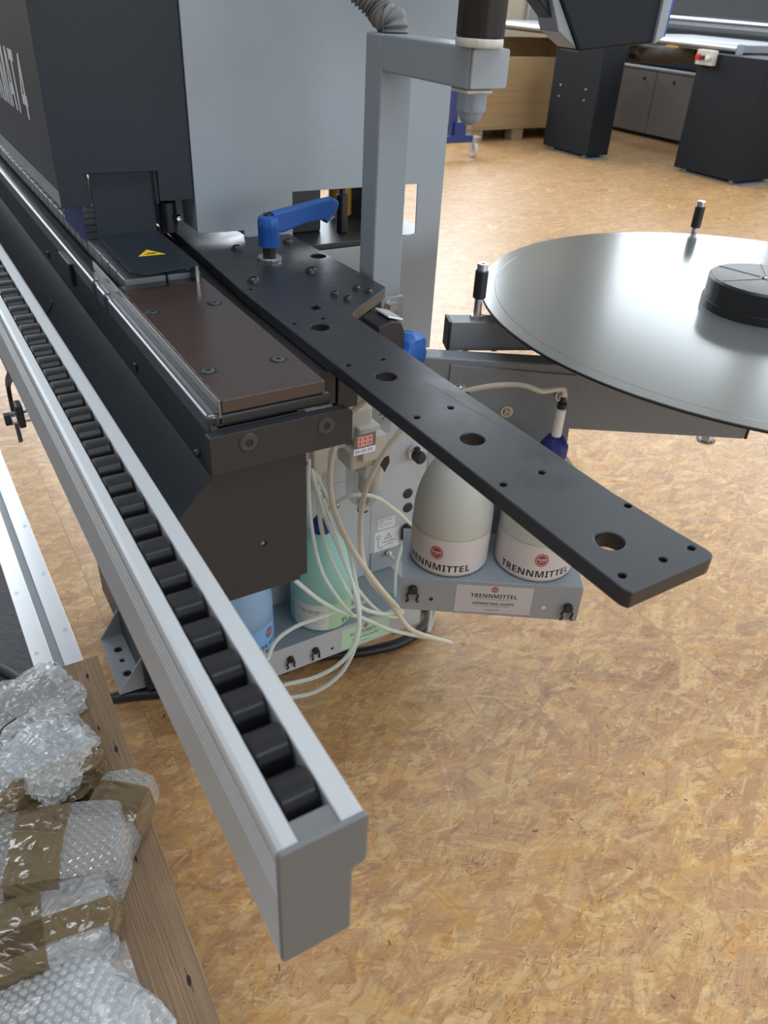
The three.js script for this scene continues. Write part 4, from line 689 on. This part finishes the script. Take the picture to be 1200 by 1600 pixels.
    const bub = []; for (let r = 0; r < 18; r++) for (let k = 0; k < 20; k++) { const x = c[0] - 0.135 + (k + (r % 2) / 2) * 0.0108, z = c[2] - 0.045 + r * 0.0095; const y = H(x, z); if (y < Yb + 0.004) continue; const s = new THREE.SphereGeometry(0.0046, 10, 4, 0, 7, 0, Math.PI / 2); s.scale(1, 0.62, 1); s.translate(x, y - 0.0002, z); bub.push(s); }
    const bm = part(t, 'bubbles', merge(bub), filmFlat); bm.userData.kind = 'stuff';
    part(t, 'wrap', lump([c[0] + 0.055, Yb + 0.018, c[2] + 0.03], [0.045, 0.02, 0.07], 0.5, 31, 0.2, 0.8), film);
  }
}

// ------------------------------------------------------------------ control panel hanging top right
{
  const t = thing('control_terminal', 'black control terminal with silver rim seen from behind at the top edge', 'control panel', [0.92, 1.25, -0.95]);
  const z = -0.95;
  const back = [[0.8835, 1.248], [1.024, 1.26], [1.03, 1.62], [0.85, 1.62], [0.826, 1.321]];
  part(t, 'housing', plateXY(roundPts(back, [0.006, 0.006, 0, 0, 0]), [], z, 0.05, 0.004), M.soot);
  part(t, 'bevel', plateXY([[0.8439, 1.271], [0.8881, 1.248], [0.8326, 1.322], [0.8173, 1.321]], [], z - 0.004, 0.04, 0.002), M.greyMid);
  part(t, 'rim', plateXY([[1.023, 1.259], [1.04, 1.268], [1.062, 1.62], [1.03, 1.62]], [], z + 0.004, 0.06, 0.002), M.grey, 'silver rim');
  part(t, 'screen_edge', plateXY([[1.04, 1.268], [1.045, 1.27], [1.067, 1.62], [1.0625, 1.62]], [], z + 0.002, 0.05, 0.0005), M.blue, 'blue edge of the front');
  part(t, 'swivel_arm', hose([[0.685, 1.50, -0.892], [0.78, 1.50, -0.935], [0.88, 1.50, -0.975]], 0.013, 20, 16), M.black);
  part(t, 'swivel_joint', turned([[0, 0], [0.036, 0], [0.036, 0.05], [0, 0.05]], [0.6499, 1.475, -0.8705], 'y', 32), M.black);
  part(t, 'mount', plateXY([[0.7911, 1.32], [0.8628, 1.266], [0.9017, 1.248], [0.8773, 1.323]], [], z - 0.012, 0.03, 0.002), M.dark);
}

// ------------------------------------------------------------------ machines and goods at the far end of the hall
{
  const col = (label, x0, x1, z0, z1) => {
    const t = thing('machine_column', label, 'column', [(x0 + x1) / 2, 0, (z0 + z1) / 2], 0, 'dark machine columns in the far hall');
    const b = part(t, 'column', bx(x0, x1, 0.03, 0.935, z0, z1, 0.006), M.soot);
    part(t, 'base_plate', bx(x0 + 0.03, x1 - 0.03, 0, 0.012, z0 + 0.04, z1 + 0.05, 0.002), M.greyDark);
    for (const dz of [0.09, z1 - z0 - 0.09]) part(t, 'foot', rod(0.02, 0.034, [x0 + 0.06, 0, z0 + dz]), M.steel);
    return b;
  };
  const c1 = col('dark machine column left of the grey cabinets in the far hall', 5.76, 6.03, -6.50, -5.87);
  for (const p of [[5.76, 0.5676, -6.373], [5.76, 0.5689, -6.031], [5.76, 0.4756, -6.377], [5.76, 0.4799, -6.032]]) part(c1, 'bolt', bolt(0.009, 0.006, [5.761, p[1], p[2]], '-x'), M.steel);
  col('dark machine column under the white roller table at the right edge', 6.25, 6.72, -5.25, -4.56);

  const table = (label, x, z0, z1, x1) => {
    const t = thing('roller_table', label, 'table', [x + 0.4, 0.93, (z0 + z1) / 2]);
    part(t, 'top', bx(x + 0.02, x1, 0.945, 1.005, z0, z1, 0.006), std({ color: rgb(0.27, 0.28, 0.30), roughness: 0.35 }));
    part(t, 'roller_edge', (() => { const g = rod(0.035, z1 - z0, [0, 0, 0], 'z', 0.004, 32); g.translate(x + 0.02, 0.972, z0); return g; })(), M.steel);
    for (const z of [z0 - 0.012, z1]) part(t, 'end_plate', bx(x - 0.015, x + 0.07, 0.93, 1.01, z, z + 0.012, 0.006), M.grey);
    return t;
  };
  const t1 = table('light roller table with rounded front edge at the upper right', 6.42, -6.32, -5.02, 7.35);
  part(t1, 'warning_strip', bx(6.386, 6.389, 0.935, 0.952, -5.76, -5.62, 0.001), std({ color: rgb(0.55, 0.27, 0.03), roughness: 0.5 }), 'orange strip');
  table('roller table edge behind the black control terminal in the far hall', 6.1, -8.2, -6.55, 7.2);
  {
    const p = [6.24, 0.9013, -5.152], t = thing('control_box', 'ivory push button box with red stop button under the roller table', 'control box', [6.22, 0.8, p[2]]);
    part(t, 'case', bx(6.20, 6.25, p[1] - 0.055, p[1] + 0.055, p[2] - 0.09, p[2] + 0.09, 0.006), M.ivory);
    const b = (dz, r, m, n) => part(t, n, rod(r, 0.03, [6.20, p[1], p[2] + dz], '-x', 0.004), m);
    b(-0.055, 0.024, std({ color: rgb(0.55, 0.02, 0.02), roughness: 0.4 }), 'stop_button'); b(0, 0.016, M.black, 'button'); b(0.045, 0.019, M.white, 'button');
  }
  // cabinets of the panel saw
  const cab = thing('machine_cabinet', 'low grey machine cabinet with two doors between the dark columns', 'cabinet', [7.8, 0, -6.6]);
  part(cab, 'body', bx(7.45, 8.3, 0.06, 0.66, -8.6, -4.6, 0.004), M.dark);
  for (const [a, b] of [[-7.42, -6.74], [-6.73, -6.02], [-6.01, -5.3]]) { const d = part(cab, 'door', bx(7.425, 7.449, 0.04, 0.635, a, b, 0.003), std({ color: rgb(0.26, 0.27, 0.29), roughness: 0.5 })); part(d, 'lock', rod(0.016, 0.008, [7.425, 0.56, b - 0.16 + (b > -6.5 ? -0.3 : 0)], '-x'), M.black); }
  part(cab, 'top_edge', bx(7.42, 7.5, 0.645, 0.668, -8.6, -4.6, 0.003), M.alu);
  part(cab, 'plinth', bx(7.47, 8.2, 0, 0.06, -8.6, -4.6, 0.003), M.dark);
  part(cab, 'saw_body', bx(7.7, 8.6, 0.668, 1.03, -8.8, -3.4, 0.004), M.dark);
  const saw = thing('saw_hood', 'long dark saw carriage with smoked glass hood at the top right', 'machine', [8.6, 1.03, -6]);
  part(saw, 'table_strip', bx(7.72, 8.9, 1.031, 1.07, -8.4, -2.5, 0.003), std({ color: rgb(0.10, 0.105, 0.11), roughness: 0.35 }));
  part(saw, 'chrome_strip', rod(0.022, 5.4, [8.62, 1.10, -8.1], 'z'), M.steel);
  part(saw, 'glass', bx(8.95, 8.97, 1.08, 1.42, -8.2, -2.5, 0.003), phy({ color: rgb(0.16, 0.17, 0.18), roughness: 0.08, transmission: 0.5, thickness: 0 }), 'smoked glass');
  part(saw, 'hood', bx(8.9, 9.7, 1.42, 1.75, -8.4, -2.5, 0.01), M.dark);
  part(saw, 'back', bx(9.6, 9.68, 1.0, 1.42, -8.2, -2.5, 0.004), std({ color: rgb(0.16, 0.17, 0.18), roughness: 0.5 }));
  for (let k = 0; k < 6; k++) part(saw, 'clamp', bx(9.1, 9.2, 1.1, 1.34, -7.6 + k * 0.8, -7.4 + k * 0.8, 0.01), std({ color: rgb(0.30, 0.32, 0.35), roughness: 0.5 }));
  { // ribbed suction hose in front of the saw
    const c = new THREE.CatmullRomCurve3([[7.2, 0.8593, -6.062], [7.2, 0.8205, -6.393], [7.2, 0.8031, -6.736], [7.15, 0.8176, -6.837], [7.1, 0.7504, -6.804]].map(V3)), g = new THREE.TubeGeometry(c, 260, 0.075, 16, false), P = g.attributes.position;
    for (let i = 0; i <= 260; i++) { const q = c.getPointAt(i / 260), k = 1 + 0.07 * Math.sin(i * 1.1); for (let j = 0; j < 17; j++) { const n = i * 17 + j, v = new THREE.Vector3().fromBufferAttribute(P, n).sub(q).multiplyScalar(k).add(q); P.setXYZ(n, v.x, v.y, v.z); } }
    g.computeVertexNormals(); solo('suction_hose', 'brownish ribbed suction hose bending before the dark saw', 'hose', g, std({ color: rgb(0.17, 0.14, 0.11), roughness: 0.5 }));
  }
  // plywood crate on a pallet
  {
    const [cx, cz] = [5.185, -6.93], t = thing('plywood_crate', 'large plywood crate standing on its pallet behind the grey post', 'crate', [cx, 0, cz]);
    const ply = std({ color: rgb(0.46, 0.33, 0.18), roughness: 0.65, map: canvasTex(512, 512, (c, w, h) => { c.fillStyle = '#e9e2d6'; c.fillRect(0, 0, w, h); for (let i = 0; i < 300; i++) { c.strokeStyle = `rgba(120,90,50,${rr(0.01, 0.05)})`; c.lineWidth = rr(1, 5); const y = rr(0, h); c.beginPath(); c.moveTo(0, y); c.bezierCurveTo(170, y + rr(-14, 14), 340, y + rr(-14, 14), 512, y); c.stroke(); } }) });
    const X1 = cx + 1.75, Z1 = cz - 1.0, y0 = 0.135, y1 = 0.75;
    // its long side runs to the right, square to the view of the hall
    part(t, 'side_panel', bx(cx, X1, y0, y1, cz - 0.015, cz, 0.002), ply); part(t, 'side_panel', bx(cx, cx + 0.015, y0, y1, Z1, cz - 0.016, 0.002), ply);
    part(t, 'side_panel', bx(X1 - 0.015, X1, y0, y1 + 0.11, Z1, cz - 0.016, 0.002), ply); part(t, 'side_panel', bx(cx, X1, y0, y1 + 0.11, Z1 - 0.015, Z1, 0.002), ply);
    const dk = std({ color: rgb(0.30, 0.22, 0.13), roughness: 0.8 });
    part(t, 'deck', bx(cx, X1, 0.11, 0.134, Z1, cz, 0.002), dk);
    for (const x of [cx + 0.08, cx + 0.6, cx + 1.15, cx + 1.66]) for (const z of [cz - 0.07, cz - 0.5, cz - 0.93]) part(t, 'block', bx(x - 0.07, x + 0.07, 0, 0.11, z - 0.06, z + 0.06, 0.003), dk);
  }
  // blue trolley with caster
  {
    const p = [4.738, 0, -6.278], t = thing('trolley', 'blue steel trolley corner on a pale swivel caster behind the grey panel', 'trolley', [p[0] - 0.1, 0, p[2]]);
    const bl = std({ color: rgb(0.015, 0.035, 0.16), roughness: 0.45 }), x = p[0], z = p[2] - 0.02;
    part(t, 'frame', merge(bx(x - 0.42, x - 0.02, 0.13, 0.19, z - 0.04, z + 0.03, 0.004), bx(x - 0.22, x - 0.10, 0.17, 0.30, z - 0.035, z + 0.02, 0.004), bx(x - 0.24, x - 0.18, 0.19, 0.95, z - 0.07, z - 0.01, 0.004)), bl);
    const f = part(t, 'caster_fork', merge(bx(x - 0.03, x + 0.05, 0.165, 0.178, z - 0.045, z + 0.045, 0.003), bx(x - 0.022, x - 0.015, 0.06, 0.165, z - 0.03, z + 0.03, 0.002), bx(x + 0.032, x + 0.039, 0.06, 0.165, z - 0.03, z + 0.03, 0.002)), M.steel);
    part(t, 'wheel', (() => { const g = rod(0.068, 0.036, [0, 0, 0], 'x', 0.008, 32); g.translate(x - 0.01, 0.068, z); return g; })(), M.ivory, 'pale wheel');
  }
  // window frame low on the beige rear partition
  const part1 = setting('wall_partition', bx(6.2, 9.4, 0, 2.5, -10.45, -10.3, 0.002), M.beige);
  const wp = [8.516, 1.049, -10.28]; const w1 = new THREE.Group(); w1.name = 'window_20'; w1.userData.kind = 'structure'; scene.add(w1);
  part(w1, 'window_frame', merge(bx(wp[0] - 0.05, wp[0] + 0.8, wp[1] - 0.16, wp[1] - 0.12, -10.30, -10.26, 0.003), bx(wp[0] - 0.07, wp[0] - 0.03, wp[1] - 0.16, wp[1] + 0.7, -10.30, -10.26, 0.003)), M.wallWhite);
  part(w1, 'window_pane', bx(wp[0] - 0.03, wp[0] + 0.8, wp[1] - 0.12, wp[1] + 0.7, -10.30, -10.285, 0.001), std({ color: rgb(0.25, 0.28, 0.30), roughness: 0.1 }));
}

scene.traverse((o) => { if (o.isMesh) { o.castShadow = true; o.receiveShadow = true; } });
renderer.render(scene, camera);
